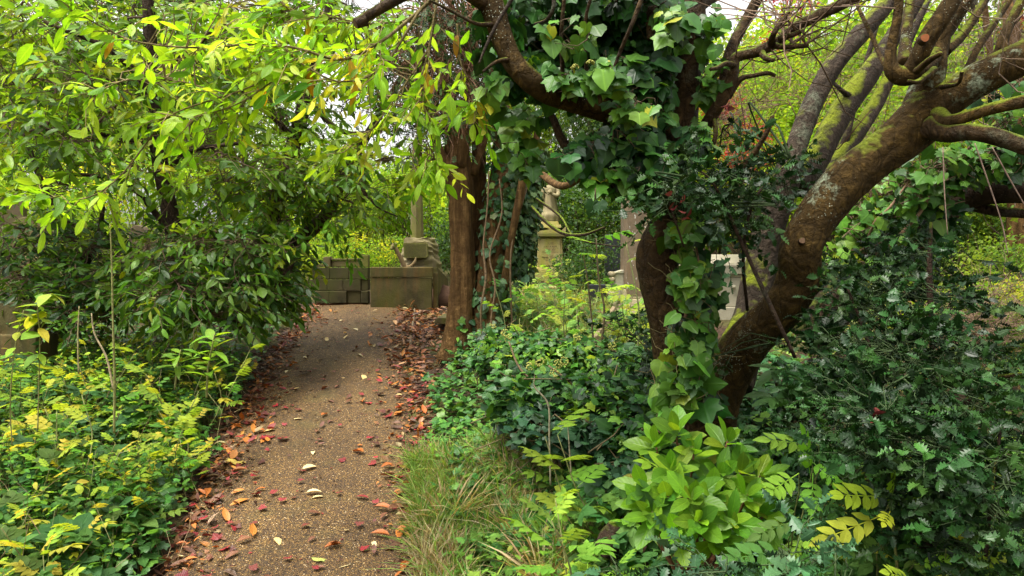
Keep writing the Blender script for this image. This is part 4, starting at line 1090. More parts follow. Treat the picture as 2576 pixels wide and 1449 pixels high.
for k, rows in enumerate([
    [(1690, 480, 3.5, 66), (1630, 474, 3.4, 46), (1580, 480, 3.32, 38), (1540, 474, 3.3, 34), (1500, 458, 3.3, 30), (1470, 424, 3.3, 26), (1440, 388, 3.35, 24), (1410, 345, 3.4, 22), (1392, 300, 3.45, 18), (1370, 270, 3.5, 12)],
    [(1724, 400, 3.55, 44), (1766, 332, 3.5, 34), (1795, 285, 3.45, 32), (1822, 240, 3.4, 32), (1842, 195, 3.4, 30), (1848, 150, 3.4, 28), (1872, 138, 3.4, 24), (1905, 130, 3.4, 26), (1950, 108, 3.4, 26), (1990, 75, 3.4, 26), (2050, 42, 3.4, 28), (2120, 10, 3.4, 28), (2200, -30, 3.4, 26)],
    [(1850, 165, 3.4, 16), (1826, 160, 3.3, 14), (1806, 170, 3.25, 12), (1788, 174, 3.2, 9)],
    [(1815, 245, 3.45, 24), (1830, 150, 3.5, 26), (1850, 100, 3.55, 27), (1880, 45, 3.6, 27), (1915, -20, 3.6, 26), (1940, -60, 3.6, 24)],
    [(1915, 128, 3.4, 18), (1925, 145, 3.35, 16), (1946, 152, 3.3, 10)],
    [(1940, 112, 3.4, 18), (1968, 118, 3.35, 14), (2005, 116, 3.3, 13), (2032, 115, 3.3, 11)],
    [(1940, 108, 3.38, 20), (1946, 86, 3.3, 14), (1962, 60, 3.3, 13), (1984, 30, 3.3, 9)],
    [(1962, 96, 3.36, 16), (1992, 88, 3.3, 12), (2022, 76, 3.3, 10)],
    [(1735, 70, 3.6, 50), (1700, 20, 3.5, 34), (1660, 0, 3.45, 32), (1640, 40, 3.4, 28), (1636, 100, 3.38, 18)],
    [(1235, 20, 3.2, 40), (1150, -30, 3.1, 34), (1070, -40, 3.05, 30), (1010, -8, 3.0, 28), (950, 26, 3.0, 26), (896, 58, 3.0, 25)],
    [(1400, 240, 3.25, 16), (1414, 180, 3.2, 12), (1412, 90, 3.15, 10), (1420, -10, 3.1, 9)],
    [(1470, 255, 3.3, 16), (1475, 180, 3.2, 11), (1472, 60, 3.15, 9), (1490, -20, 3.1, 8)],
    [(1530, 214, 3.1, 7), (1560, 130, 3.05, 9), (1590, 60, 3.0, 11), (1620, -20, 3.0, 12)],
    [(1205, 160, 3.0, 5), (1222, 118, 3.0, 8), (1250, 60, 3.0, 9), (1288, -4, 3.0, 10), (1300, -40, 3.0, 10)],
    [(1290, 150, 3.2, 16), (1250, 155, 3.1, 9), (1215, 180, 3.05, 6)],
    [(1345, 60, 3.1, 6), (1375, 50, 3.05, 9), (1392, 20, 3.0, 10), (1396, -30, 3.0, 10)],
    [(1255, 60, 3.2, 16), (1200, 60, 3.1, 10), (1140, 30, 3.05, 8), (1080, 0, 3.0, 6)],
    [(1830, 245, 3.42, 20), (1862, 200, 3.4, 15), (1895, 190, 3.38, 12), (1930, 184, 3.35, 12), (1950, 190, 3.35, 9)],
    [(1778, 325, 3.5, 14), (1795, 300, 3.45, 12), (1800, 340, 3.4, 12), (1790, 372, 3.4, 10)],
    [(1850, 440, 3.3, 16), (1900, 380, 3.25, 14), (1930, 330, 3.2, 12), (1944, 290, 3.2, 10)],
    [(1715, 90, 3.6, 30), (1760, 20, 3.7, 26), (1820, -20, 3.8, 24)]]):
    _, s = wood_part('limb', t, 'bark' if k not in (13, 15) else 'bark_grey', rows, 16 if rows[0][3] > 30 else 9, .13, 8, k); more.append(s)
cutend(t, 894, 60, 2.97, 25, (-.8, -.35, -.5), 'cutgrey')
wood = MB(); rg = np.random.default_rng(43)
for s in (more[1], more[3], more[5], more[6]):
    n = 16; i = rg.integers(len(s) // 3, len(s), n)
    A = s[i][:, :3]; B = A + norm(rg.normal(0, 1, (n, 3)) + [.5, 0, .7]) * rg.uniform(.15, .7, (n, 1))
    twigs(wood, A, B, .005, .0016, rg.normal(0, .05, (n, 3)), (.13, .085, .055))
obj('twigs', wood, M['twig'], t)

# ivy smothering the arch
t = thing('hanging_ivy', 'large leaved dark ivy smothering the arching limb at top centre', 'ivy', tuple(P(1500, 300, 3.3)))
lf = MB(); st = MB(); rg = np.random.default_rng(51)
for (u, v, Yc, ru, rv, rY, n, pal) in [(1350, 130, 3.75, 110, 90, .3, 260, G_IVY), (1470, 90, 3.7, 150, 110, .3, 480, G_IVY), (1600, 110, 3.7, 120, 120, .3, 380, G_IVY), (1640, 270, 3.45, 50, 80, .15, 130, G_IVY), (1570, 190, 3.4, 110, 50, .15, 200, G_IVY),
    (1440, 200, 3.15, 60, 26, .12, 28, G_IVYBR), (1530, 190, 3.1, 60, 30, .12, 28, G_IVYBR), (1440, 80, 3.1, 80, 45, .12, 22, G_IVYBR), (1690, 60, 3.2, 40, 50, .1, 14, G_IVYBR), (1590, 270, 3.15, 60, 40, .15, 40, G_IVYBR), (1240, 230, 3.3, 40, 45, .12, 26, G_IVYBR),
    (1580, 380, 3.4, 110, 80, .2, 260, G_IVY), (1640, 440, 3.35, 90, 60, .2, 180, G_IVY), (1500, 380, 3.3, 60, 50, .15, 60, G_IVY), (1560, 450, 3.25, 90, 26, .1, 60, G_IVYBR), (1310, 300, 3.5, 60, 40, .15, 36, G_IVYBR), (1430, 400, 3.2, 44, 44, .12, 20, G_IVY), (1328, 408, 3.4, 34, 34, .1, 24, G_IVYBR), (1300, 360, 3.6, 50, 50, .15, 26, G_IVYBR), (1500, 500, 3.1, 14, 10, .05, 2, G_IVY),
    (1690, 50, 3.3, 45, 50, .12, 30, G_IVYBR), (1672, 180, 3.45, 22, 90, .12, 34, G_IVY), (1785, 180, 3.45, 26, 70, .12, 36, G_IVYBR), (1790, 60, 3.5, 40, 50, .15, 30, G_IVYBR), (1740, 350, 3.4, 44, 40, .12, 36, G_IVY), (1720, 100, 3.3, 26, 26, .05, 5, G_IVYBR), (1340, 20, 3.5, 120, 50, .3, 160, G_IVY), (1560, 10, 3.5, 170, 50, .3, 260, G_IVY), (1400, 30, 4.0, 200, 120, .3, 300, G_IVY), (1600, 60, 4.0, 140, 160, .3, 300, G_IVY)]:
    c = P(u, v, Yc); p, q = blob(n, c, [px(ru, Yc), rY, px(rv, Yc)], rg)
    ax = np.array([0, -.3, -.8]) + .75 * rdir(n, rg)
    scatter(lf, IVY, p, ax, np.array([0, -.65, .75]) + .5 * rdir(n, rg), .074 * np.clip(1 + .25 * rg.standard_normal(n), .5, 1.6), palette(*pal, n), rg)
    h = c + rg.normal(0, .3, (n, 3)) * [px(ru, Yc), rY, px(rv, Yc)]
    k = n // 2; twigs(st, h[:k], p[:k], .0035, .0014, rg.normal(0, .03, (k, 3)), (.085, .06, .035))
cling(lf, a1, 240, 20, 160, IVY, .07, G_IVY, (.0, .08), 0, .75, rng=rg)
obj('foliage', lf, M['ivy'], t); obj('vine_stems', st, M['twig'], t)
m = MB()                                         # flower heads
for u, v, Yc in ((1485, 162, 3.05), (1524, 158, 3.05), (1446, 172, 3.1)):
    c = P(u, v, Yc); d = rdir(26, rg); d[:, 2] = np.abs(d[:, 2])
    for x in d: ball(m, c + x * .016, .0042, 6, 5)
obj('flower_head', m, M['flower'], t)

# ivy curtain on the upright stem
t = thing('ivy_curtain', 'fresh green ivy hanging down the right side of the dark upright stem', 'ivy', at_ground(*P(1740, 1010, 3.3)[:2]))
lf = MB(); st = MB(); rg = np.random.default_rng(52)
for (u, v, Yc, ru, rv, rY, n, pal) in [(1722, 590, 3.22, 52, 60, .08, 28, G_IVYBR), (1735, 690, 3.2, 62, 80, .09, 44, G_IVYBR), (1742, 800, 3.2, 58, 80, .09, 44, G_IVYBR), (1722, 900, 3.2, 58, 80, .1, 52, G_IVYBR), (1700, 980, 3.2, 52, 60, .1, 46, G_IVYBR), (1780, 720, 3.35, 40, 90, .08, 34, G_IVY), (1770, 850, 3.35, 40, 90, .1, 40, G_IVY), (1750, 1000, 3.3, 70, 50, .1, 40, G_IVY), (1740, 640, 3.35, 50, 150, .06, 40, G_IVY), (1745, 520, 3.3, 50, 60, .1, 26, G_IVYBR), (1790, 560, 3.3, 40, 40, .1, 14, G_IVYBR)]:
    p, q = blob(n, P(u, v, Yc), [px(ru, Yc), rY, px(rv, Yc)], rg)
    scatter(lf, IVY, p, np.array([0, -.25, -.8]) + .85 * rdir(n, rg), np.array([0, -.8, .5]) + .55 * rdir(n, rg), .068 * np.clip(1 + .40 * rg.standard_normal(n), .35, 1.7), palette(*pal, n, .28) * .82, rg)
    twigs(st, p + rg.normal(0, .05, (n, 3)) + [0, .1, .03], p, .0022, .0014, None, (.12, .10, .04))
for k, rows in enumerate([[(1716, 1000, 3.28, 8), (1722, 860, 3.26, 8), (1728, 720, 3.26, 8), (1734, 600, 3.3, 7), (1730, 520, 3.35, 5)], [(1750, 960, 3.3, 6), (1748, 820, 3.3, 6), (1762, 700, 3.32, 5), (1740, 560, 3.35, 4)]]):
    limb(st, rows, 7, .12, 7, k, col=(.17, .10, .06))
obj('foliage', lf, M['ivy'], t); obj('vine_stems', st, M['twig'], t)

# ivy clad tree on the right
t = thing('ivy_clad_tree', 'dark leaning trunk and level boughs under yellowish ivy at the right edge', 'tree', at_ground(*P(2080, 800, 5.0)[:2]))
_, d0 = wood_part('trunk', t, 'bark_dark', [(2030, 860, 4.9, 110), (2100, 770, 4.85, 104), (2180, 690, 4.8, 100), (2260, 620, 4.7, 96), (2340, 550, 4.6, 88), (2410, 500, 4.5, 74), (2480, 482, 4.4, 66), (2560, 480, 4.3, 60), (2680, 478, 4.2, 58)], 26, .14, 8, 5)
_, d1 = wood_part('limb', t, 'bark_dark', [(2440, 516, 4.5, 28), (2500, 530, 4.4, 26), (2560, 536, 4.3, 24), (2680, 545, 4.2, 22)], 12, .1, 6, 2)
_, d2 = wood_part('limb', t, 'bark_dark', [(2300, 580, 4.7, 50), (2380, 480, 4.7, 36), (2450, 380, 4.7, 30), (2530, 300, 4.7, 26), (2620, 240, 4.7, 22)], 12, .1, 6, 6)
t = thing('yellowing_ivy', 'yellow green ivy sprawling over the dark leaning trunk at right', 'ivy', tuple(P(2230, 640, 4.5)))
lf = MB(); st = MB(); rg = np.random.default_rng(53)
for (u, v, Yc, ru, rv, rY, n, pal) in [(2200, 560, 4.4, 110, 70, .2, 150, G_IVYBR), (2300, 480, 4.3, 100, 70, .2, 150, G_IVYBR), (2380, 420, 4.2, 90, 60, .2, 100, G_IVYBR), (2150, 640, 4.4, 90, 60, .2, 110, G_IVYBR), (2460, 400, 4.2, 90, 60, .2, 80, G_IVYBR), (2540, 300, 4.2, 60, 60, .2, 60, G_IVYBR), (2540, 400, 4.1, 60, 60, .2, 50, G_IVY), (2250, 620, 4.5, 110, 60, .2, 120, G_IVY), (2350, 540, 4.4, 80, 50, .2, 90, G_IVY), (2520, 230, 4.4, 80, 50, .2, 60, G_IVY)]:
    p, q = blob(n, P(u, v, Yc), [px(ru, Yc), rY, px(rv, Yc)], rg)
    scatter(lf, IVY, p, np.array([0, -.3, -.8]) + .75 * rdir(n, rg), np.array([0, -.7, .8]) + .5 * rdir(n, rg), .066 * np.clip(1 + .30 * rg.standard_normal(n), .45, 1.6), palette(*pal, n), rg)
    k = n // 2; twigs(st, P(u, v, Yc) + rg.normal(0, .4, (k, 3)) * [px(ru, Yc), rY, px(rv, Yc)], p[:k], .004, .0016, rg.normal(0, .03, (k, 3)), (.14, .095, .06))
for k, rows in enumerate([[(2060, 770, 4.5, 9), (2120, 700, 4.4, 11), (2220, 630, 4.3, 11), (2310, 540, 4.2, 9), (2380, 430, 4.2, 8), (2450, 360, 4.2, 6)], [(2170, 640, 4.3, 5), (2200, 560, 4.25, 7), (2240, 520, 4.2, 7), (2290, 450, 4.2, 5)]]):
    limb(st, rows, 7, .15, 7, k, col=(.22, .14, .085))
for k, rows in enumerate([[(2372, 370, 3.0, 3), (2376, 480, 3.0, 3), (2384, 590, 3.0, 2)], [(2452, 360, 2.95, 3), (2480, 440, 2.95, 4), (2520, 560, 2.95, 3), (2536, 640, 2.95, 2)], [(2496, 370, 2.95, 3), (2540, 450, 2.95, 4), (2580, 520, 2.95, 3)]]):
    limb(st, rows, 5, .15, 7, k, col=(.20, .14, .11))
obj('foliage', lf, M['ivy'], t); obj('vine_stems', st, M['twig'], t)

# ---- left: laurels --------------------------------------------------------------------------------------------
def laurel(label, rows_list, clusters, base, size=.105, pal=G_LAUREL, seed=1, mat='laurel', name='laurel_tree', tpls=LAUREL, nf=.6, **kw):
    clusters = [c[:6] + (max(2, int(c[6] * nf)),) for c in clusters]
    t = thing(name, label, 'tree' if name.endswith('tree') else 'bush', at_ground(*base))
    an = []
    for k, rows in enumerate(rows_list):
        _, s = wood_part('trunk' if k == 0 else 'limb', t, 'bark_dark', rows, 18 if k == 0 else 10, .12, 7, seed + k); an.append(s)
    crown(t, clusters, np.vstack(an), tpls, size, pal, mat, rng=np.random.default_rng(seed), **kw)
    return t

laurel('dark leaved laurel with upright trunk standing left of the path', [
    [(470, 800, 6.4, 48), (452, 700, 6.4, 44), (440, 600, 6.45, 42), (424, 520, 6.5, 40), (408, 440, 6.5, 38), (396, 360, 6.5, 38), (385, 270, 6.5, 37), (380, 170, 6.5, 34), (376, 60, 6.5, 30), (372, -60, 6.5, 26)],
    [(384, 240, 6.5, 24), (330, 170, 6.4, 18), (250, 110, 6.3, 14), (120, 60, 6.2, 10)],
    [(396, 360, 6.5, 20), (300, 350, 6.3, 14), (200, 320, 6.1, 11), (80, 330, 6.0, 8)],
    [(384, 200, 6.5, 22), (470, 130, 6.4, 16), (560, 60, 6.3, 12)],
    [(440, 600, 6.4, 18), (330, 470, 6.2, 13), (220, 440, 6.0, 10), (120, 450, 5.9, 7)],
    [(410, 440, 6.5, 16), (480, 380, 6.3, 12), (600, 360, 6.1, 9)]],
    [(60, 60, 6.6, 130, 90, .6, 60), (200, 110, 6.4, 130, 90, .6, 62), (330, 60, 6.8, 120, 80, .6, 40), (100, 200, 6.2, 140, 80, .6, 66), (260, 230, 6.1, 130, 80, .6, 62), (60, 320, 6.2, 120, 80, .6, 50), (210, 350, 6.0, 130, 70, .6, 52), (480, 150, 6.8, 110, 90, .6, 40), (590, 80, 6.9, 110, 80, .6, 30), (480, 330, 6.4, 110, 70, .5, 42), (560, 420, 6.3, 110, 70, .5, 44), (120, 450, 5.9, 110, 50, .5, 24), (640, 250, 6.9, 110, 80, .6, 40), (330, 420, 6.0, 80, 50, .4, 20), (250, 0, 7.0, 150, 50, .6, 40), (460, -10, 7.2, 150, 60, .6, 44), (640, 10, 7.2, 140, 60, .6, 40)],
    P(465, 800, 6.4)[:2], .108, seed=61, nf=.85, hang=.35)
laurel('laurel with slanting dark trunk leaning toward the obelisk', [
    [(640, 800, 7.4, 46), (652, 720, 7.4, 44), (672, 620, 7.4, 42), (700, 490, 7.4, 40), (742, 350, 7.4, 36), (772, 240, 7.4, 34), (806, 110, 7.4, 28), (836, 0, 7.4, 24)],
    [(690, 700, 7.6, 40), (750, 610, 7.6, 36), (820, 540, 7.6, 32), (858, 460, 7.6, 28), (900, 380, 7.6, 24), (960, 280, 7.6, 18), (1030, 160, 7.6, 12)],
    [(772, 250, 7.4, 18), (860, 330, 7.2, 12), (960, 330, 7.0, 8)], [(742, 350, 7.4, 16), (640, 250, 7.2, 12), (560, 200, 7.0, 8)],
    [(860, 500, 7.5, 12), (900, 470, 7.4, 9), (950, 520, 7.3, 6), (1000, 545, 7.2, 3)]],
    [(700, 130, 7.3, 120, 90, .6, 46), (820, 80, 7.6, 110, 80, .6, 40), (720, 300, 7.2, 110, 80, .6, 50), (820, 420, 7.2, 110, 70, .5, 54), (900, 470, 7.1, 90, 46, .5, 40), (700, 450, 7.0, 120, 70, .6, 60), (600, 500, 7.0, 120, 60, .6, 56), (960, 400, 7.3, 80, 60, .5, 22), (880, 250, 7.5, 80, 70, .5, 18), (960, 130, 7.6, 90, 70, .5, 26), (740, 550, 7.2, 100, 50, .5, 46), (840, 540, 7.3, 80, 40, .4, 22), (880, 20, 7.8, 150, 70, .6, 50), (740, 20, 7.6, 120, 60, .6, 36)],
    P(645, 800, 7.4)[:2], .108, seed=62, nf=.85, hang=.35)
laurel('low dense laurel bush spreading beside the path in front of the dark trunks', [
    [(600, 830, 6.2, 30), (590, 740, 6.2, 24), (560, 660, 6.1, 18), (540, 580, 6.0, 12)],
    [(610, 820, 6.3, 24), (680, 740, 6.3, 18), (740, 660, 6.4, 12)], [(590, 820, 6.1, 20), (500, 760, 5.9, 14), (420, 700, 5.8, 10)]],
    [(560, 620, 6.0, 120, 60, .5, 60), (660, 640, 6.4, 100, 60, .5, 60), (700, 690, 6.6, 66, 44, .4, 42), (460, 640, 5.9, 110, 60, .5, 52), (520, 720, 5.8, 120, 50, .5, 56), (610, 740, 6.1, 110, 46, .5, 56), (680, 748, 6.6, 50, 30, .4, 30), (420, 740, 5.6, 100, 50, .4, 40), (540, 780, 5.8, 100, 34, .4, 36)],
    P(605, 830, 6.2)[:2], .094, ([(.055, .13, .014), (.09, .185, .016), (.14, .25, .018), (.030, .075, .012), (.25, .34, .02)], [4, 4, 2.2, 2.2, .4]), 63, name='laurel_bush', nf=1.2, hang=.4, L=(.14, .32))
laurel('shaded laurel bush at the far left behind the yellow saplings', [
    [(150, 860, 6.6, 30), (170, 740, 6.6, 22), (240, 620, 6.5, 16), (260, 520, 6.5, 10)],
    [(140, 850, 6.5, 24), (80, 740, 6.4, 16), (20, 640, 6.3, 10)], [(235, 760, 6.6, 14), (190, 600, 6.6, 16), (110, 470, 6.6, 14), (60, 330, 6.6, 10)]],
    [(60, 580, 6.4, 110, 60, .5, 40), (180, 600, 6.4, 110, 60, .5, 40), (290, 640, 6.5, 100, 60, .5, 40), (80, 690, 6.2, 120, 50, .5, 50), (210, 710, 6.2, 120, 50, .5, 56), (330, 730, 6.2, 100, 50, .5, 46), (20, 770, 6.0, 60, 36, .4, 20), (230, 780, 6.0, 120, 34, .4, 40)],
    P(150, 860, 6.6)[:2], .080, ([(.04, .105, .014), (.07, .155, .018), (.12, .22, .018), (.022, .058, .012), (.26, .34, .02)], [4, 4, 2, 2.5, .6]), 64, name='laurel_bush', nf=1.5, L=(.14, .32))

# bright laurel boughs hanging in from above
t = thing('overhanging_laurel', 'sunlit yellow green laurel boughs reaching across from top centre', 'tree', tuple(P(900, 60, 3.0)))
rows_list = [
    [(1150, -60, 3.2, 22), (1040, 40, 3.1, 16), (950, 110, 3.0, 13), (858, 150, 2.95, 11), (750, 122, 2.9, 10), (650, 110, 2.9, 9), (500, 120, 2.9, 8), (360, 108, 2.85, 7), (280, 80, 2.85, 6), (165, 15, 2.8, 5)],
    [(1060, 20, 3.1, 14), (960, 170, 3.0, 9), (858, 205, 2.9, 8), (775, 170, 2.9, 7), (715, 125, 2.9, 5)],
    [(860, 150, 3.0, 9), (700, 190, 3.0, 8), (600, 230, 3.0, 7), (450, 280, 2.95, 7), (400, 320, 2.95, 7), (300, 445, 2.9, 6), (210, 500, 2.9, 5), (97, 495, 2.9, 4)],
    [(1100, 0, 3.3, 14), (1080, 120, 3.3, 10), (1060, 220, 3.3, 8), (1080, 320, 3.3, 6), (1100, 400, 3.3, 4)],
    [(1080, 120, 3.3, 9), (1000, 240, 3.3, 7), (930, 330, 3.3, 5), (880, 370, 3.3, 3)],
    [(1060, 40, 3.4, 10), (940, 60, 3.4, 8), (820, 40, 3.4, 7), (680, 20, 3.4, 5)],
    [(1150, 60, 3.3, 10), (1160, 160, 3.3, 8), (1200, 240, 3.3, 5), (1180, 270, 3.3, 3)],
    [(700, 195, 3.0, 7), (600, 260, 2.95, 6), (500, 290, 2.95, 5), (420, 290, 2.9, 4)],
    [(560, 250, 3.2, 6), (480, 210, 3.2, 5), (330, 200, 3.2, 5), (230, 240, 3.2, 3)]]
an = []
for k, rows in enumerate(rows_list):
    rows = [(a, b_, c_, w_ * .6) for a, b_, c_, w_ in rows]
    _, s = wood_part('bough', t, 'bough', rows, 8, .1, 9, k); an.append(s)
leaf = MB(); wood = MB(); rg = np.random.default_rng(65)
for s, n, t0, L in ((an[0], 44, .2, .24), (an[1], 20, .25, .24), (an[2], 20, .05, .24), (an[3], 18, .1, .22), (an[4], 12, .15, .2), (an[5], 30, .1, .26), (an[6], 10, .1, .2), (an[7], 14, .1, .2), (an[8], 12, .1, .2)):
    i = (rg.uniform(t0, 1, n) * (len(s) - 1.01)).astype(int); i[:2] = len(s) - 2
    tg = norm(s[i + 1][:, :3] - s[i][:, :3])
    d = tg * .7 + rdir(n, rg) * [1, 1, .6] * .9
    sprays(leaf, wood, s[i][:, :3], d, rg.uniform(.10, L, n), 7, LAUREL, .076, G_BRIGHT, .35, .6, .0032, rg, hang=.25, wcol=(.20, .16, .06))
cl = [(560, 60, 3.4, 150, 60, .3, 20), (750, 60, 3.5, 140, 60, .3, 22), (420, 150, 3.5, 120, 60, .3, 10), (900, 100, 3.6, 100, 70, .3, 12), (1000, 60, 3.6, 90, 60, .3, 8), (960, 190, 3.4, 80, 50, .25, 8), (1070, 270, 3.4, 50, 40, .2, 6), (1070, 400, 3.4, 50, 18, .2, 8)]
for (u, v, Yc, ru, rv, rY, n) in cl:
    p0, q = blob(n, P(u, v, Yc), [px(ru, Yc), rY, px(rv, Yc)], rg)
    a = np.array([nearest(np.vstack(an)[:, :3], x) for x in p0])
    twigs(wood, a, p0, .004, .003, rg.normal(0, .03, (n, 3)), (.16, .12, .05))
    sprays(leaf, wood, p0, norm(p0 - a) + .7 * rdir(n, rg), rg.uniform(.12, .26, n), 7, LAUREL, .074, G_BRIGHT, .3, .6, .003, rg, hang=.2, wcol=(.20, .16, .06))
# a few turning leaves
N = 9; A = np.vstack(an)[rg.integers(0, len(np.vstack(an)), N)][:, :3]
scatter(leaf, LAUREL, A, np.array([0, 0, -1]) + .4 * rdir(N, rg), np.array([0, -1, .1]) + .4 * rdir(N, rg), .11, palette([(.55, .30, .02), (.50, .36, .03)], [1, 1], N), rg)
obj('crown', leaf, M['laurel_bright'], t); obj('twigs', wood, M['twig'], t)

# ---- hollies --------------------------------------------------------------------------------------------------
def holly(label, clusters, stems, base, size=.047, seed=1, pal=G_HOLLY, name='holly_bush', m=9, L=(.12, .28), nf=.72):
    t = thing(name, label, 'bush', at_ground(*base))
    an = []
    for k, rows in enumerate(stems):
        _, s = wood_part('stem', t, 'bark_dark', rows, 8, .1, 7, seed + k); an.append(s)
    clusters = [c[:6] + (max(2, int(c[6] * nf)),) for c in clusters]
    crown(t, clusters, np.vstack(an), HOLLY, size, pal, 'holly', (.035, .06, .02), L, m, .1, .05, np.random.default_rng(seed), .007, .4, tw=.0026)
    return t
holly('blue green holly growing between the upright stem and the leaning trunk', [
    (1790, 430, 3.15, 80, 50, .2, 40), (1860, 490, 3.3, 70, 60, .2, 46), (1800, 520, 3.1, 70, 50, .2, 38), (1900, 530, 3.9, 60, 60, .2, 40), (1740, 470, 3.1, 50, 45, .15, 24), (1960, 440, 3.9, 50, 50, .2, 30), (1890, 440, 3.8, 70, 45, .2, 36), (1850, 580, 3.3, 50, 45, .15, 22), (1815, 360, 3.7, 40, 24, .15, 10)],
    [[(2000, 900, 3.1, 9), (1925, 740, 3.08, 11), (1870, 620, 3.1, 9), (1800, 470, 3.12, 7), (1750, 420, 3.14, 4)], [(1880, 780, 3.5, 8), (1870, 640, 3.3, 9), (1900, 500, 3.2, 7), (1990, 400, 3.3, 4)]],
    P(2000, 1000, 3.3)[:2], seed=71, nf=.46)
holly('broad dark holly thicket filling the lower right corner', [
    (2200, 780, 3.3, 80, 60, .3, 50), (2260, 740, 3.3, 120, 70, .3, 54), (2360, 820, 3.3, 110, 70, .3, 52), (2170, 880, 3.15, 80, 60, .25, 46), (1830, 890, 3.5, 30, 20, .08, 6), (2220, 900, 3.0, 120, 70, .3, 62), (2340, 960, 2.9, 130, 70, .3, 64), (2180, 1010, 2.8, 120, 60, .3, 54), (2460, 1060, 2.7, 120, 80, .3, 62), (2320, 1100, 2.6, 120, 60, .25, 56), (2200, 1120, 2.6, 100, 60, .25, 42), (2480, 1180, 2.4, 120, 80, .25, 54), (2380, 1220, 2.5, 110, 60, .25, 44), (2520, 1300, 2.3, 100, 80, .25, 46), (2400, 1360, 2.5, 110, 70, .25, 44), (2500, 960, 3.0, 90, 70, .3, 34), (2060, 1000, 3.25, 50, 40, .2, 14), (2290, 1330, 2.7, 110, 70, .25, 40), (2130, 1250, 2.9, 110, 70, .25, 40), (2040, 1090, 3.0, 90, 60, .25, 34), (2200, 670, 3.6, 100, 40, .25, 30), (2330, 650, 3.4, 100, 50, .3, 24)],
    [[(2215, 1200, 3.2, 9), (2217, 1000, 3.15, 10), (2180, 850, 3.15, 9), (2130, 720, 3.2, 6)], [(2330, 1250, 3.0, 14), (2345, 900, 3.2, 14), (2338, 700, 3.3, 14), (2342, 560, 3.4, 8)], [(2330, 1400, 2.6, 34), (2330, 1250, 2.7, 30), (2380, 1100, 2.8, 20), (2440, 1000, 2.8, 12)], [(2480, 1400, 2.3, 10), (2500, 1200, 2.4, 9), (2530, 1000, 2.6, 6)]],
    P(2300, 1400, 2.8)[:2], seed=72)
holly('small holly sprig with pale edges at the bottom edge, under the laurel shrub', [(1800, 1440, 2.2, 60, 30, .12, 9), (2000, 1420, 2.25, 70, 30, .12, 12), (1560, 1445, 2.2, 40, 20, .1, 4), (2100, 1430, 2.3, 60, 30, .12, 8)], [[(1880, 1560, 2.3, 8), (1850, 1490, 2.25, 6), (1800, 1450, 2.2, 4)], [(1960, 1560, 2.3, 8), (2000, 1480, 2.28, 5), (2040, 1430, 2.25, 4)]], P(1900, 1500, 2.3)[:2], .058, 73, ([(.035, .09, .035), (.055, .125, .05), (.022, .06, .024)], [1, 1, 1]))
holly('loose holly branches in front of the brown column, holding red leaves', [(1700, 520, 3.0, 60, 40, .1, 14), (1640, 880, 4.4, 70, 40, .2, 22), (1560, 820, 5.2, 60, 40, .2, 22), (1690, 500, 3.0, 30, 30, .1, 6)], [[(1720, 620, 3.05, 5), (1700, 560, 3.0, 5), (1680, 500, 3.0, 3)], [(1680, 960, 4.4, 9), (1640, 890, 4.4, 7), (1570, 820, 5.0, 4)]], P(1690, 980, 4.4)[:2], .055, 74)
for k, (u, v, Yc) in enumerate(((1700, 508, 2.95), (1724, 545, 2.95), (1850, 262, 3.3), (2205, 1045, 2.55), (1510, 1095, 4.2))):
    m = MB(); rg = np.random.default_rng(80 + k); n = 4 if k < 4 else 2
    scatter(m, DEAD, P(u, v, Yc) + rg.normal(0, .014, (n, 3)), rdir(n, rg), rdir(n, rg), .052 if k < 4 else .10, palette([(.17, .022, .022), (.13, .03, .02)] if k < 4 else [(.40, .15, .04)], [1, 1] if k < 4 else [1], n), rg)
    o = obj('dead_leaf', m, M['dead'])
    o['label'] = ['crumpled crimson leaf caught in holly before the brown column', 'dark red leaf caught just right below the crimson one in holly', 'dull red leaf lodged in twigs right of the upright trunk', 'dark red leaf caught deep in the lower right holly thicket', 'orange brown leaf hanging in the dark ivy bush centre right'][k]; o['category'] = 'leaf'

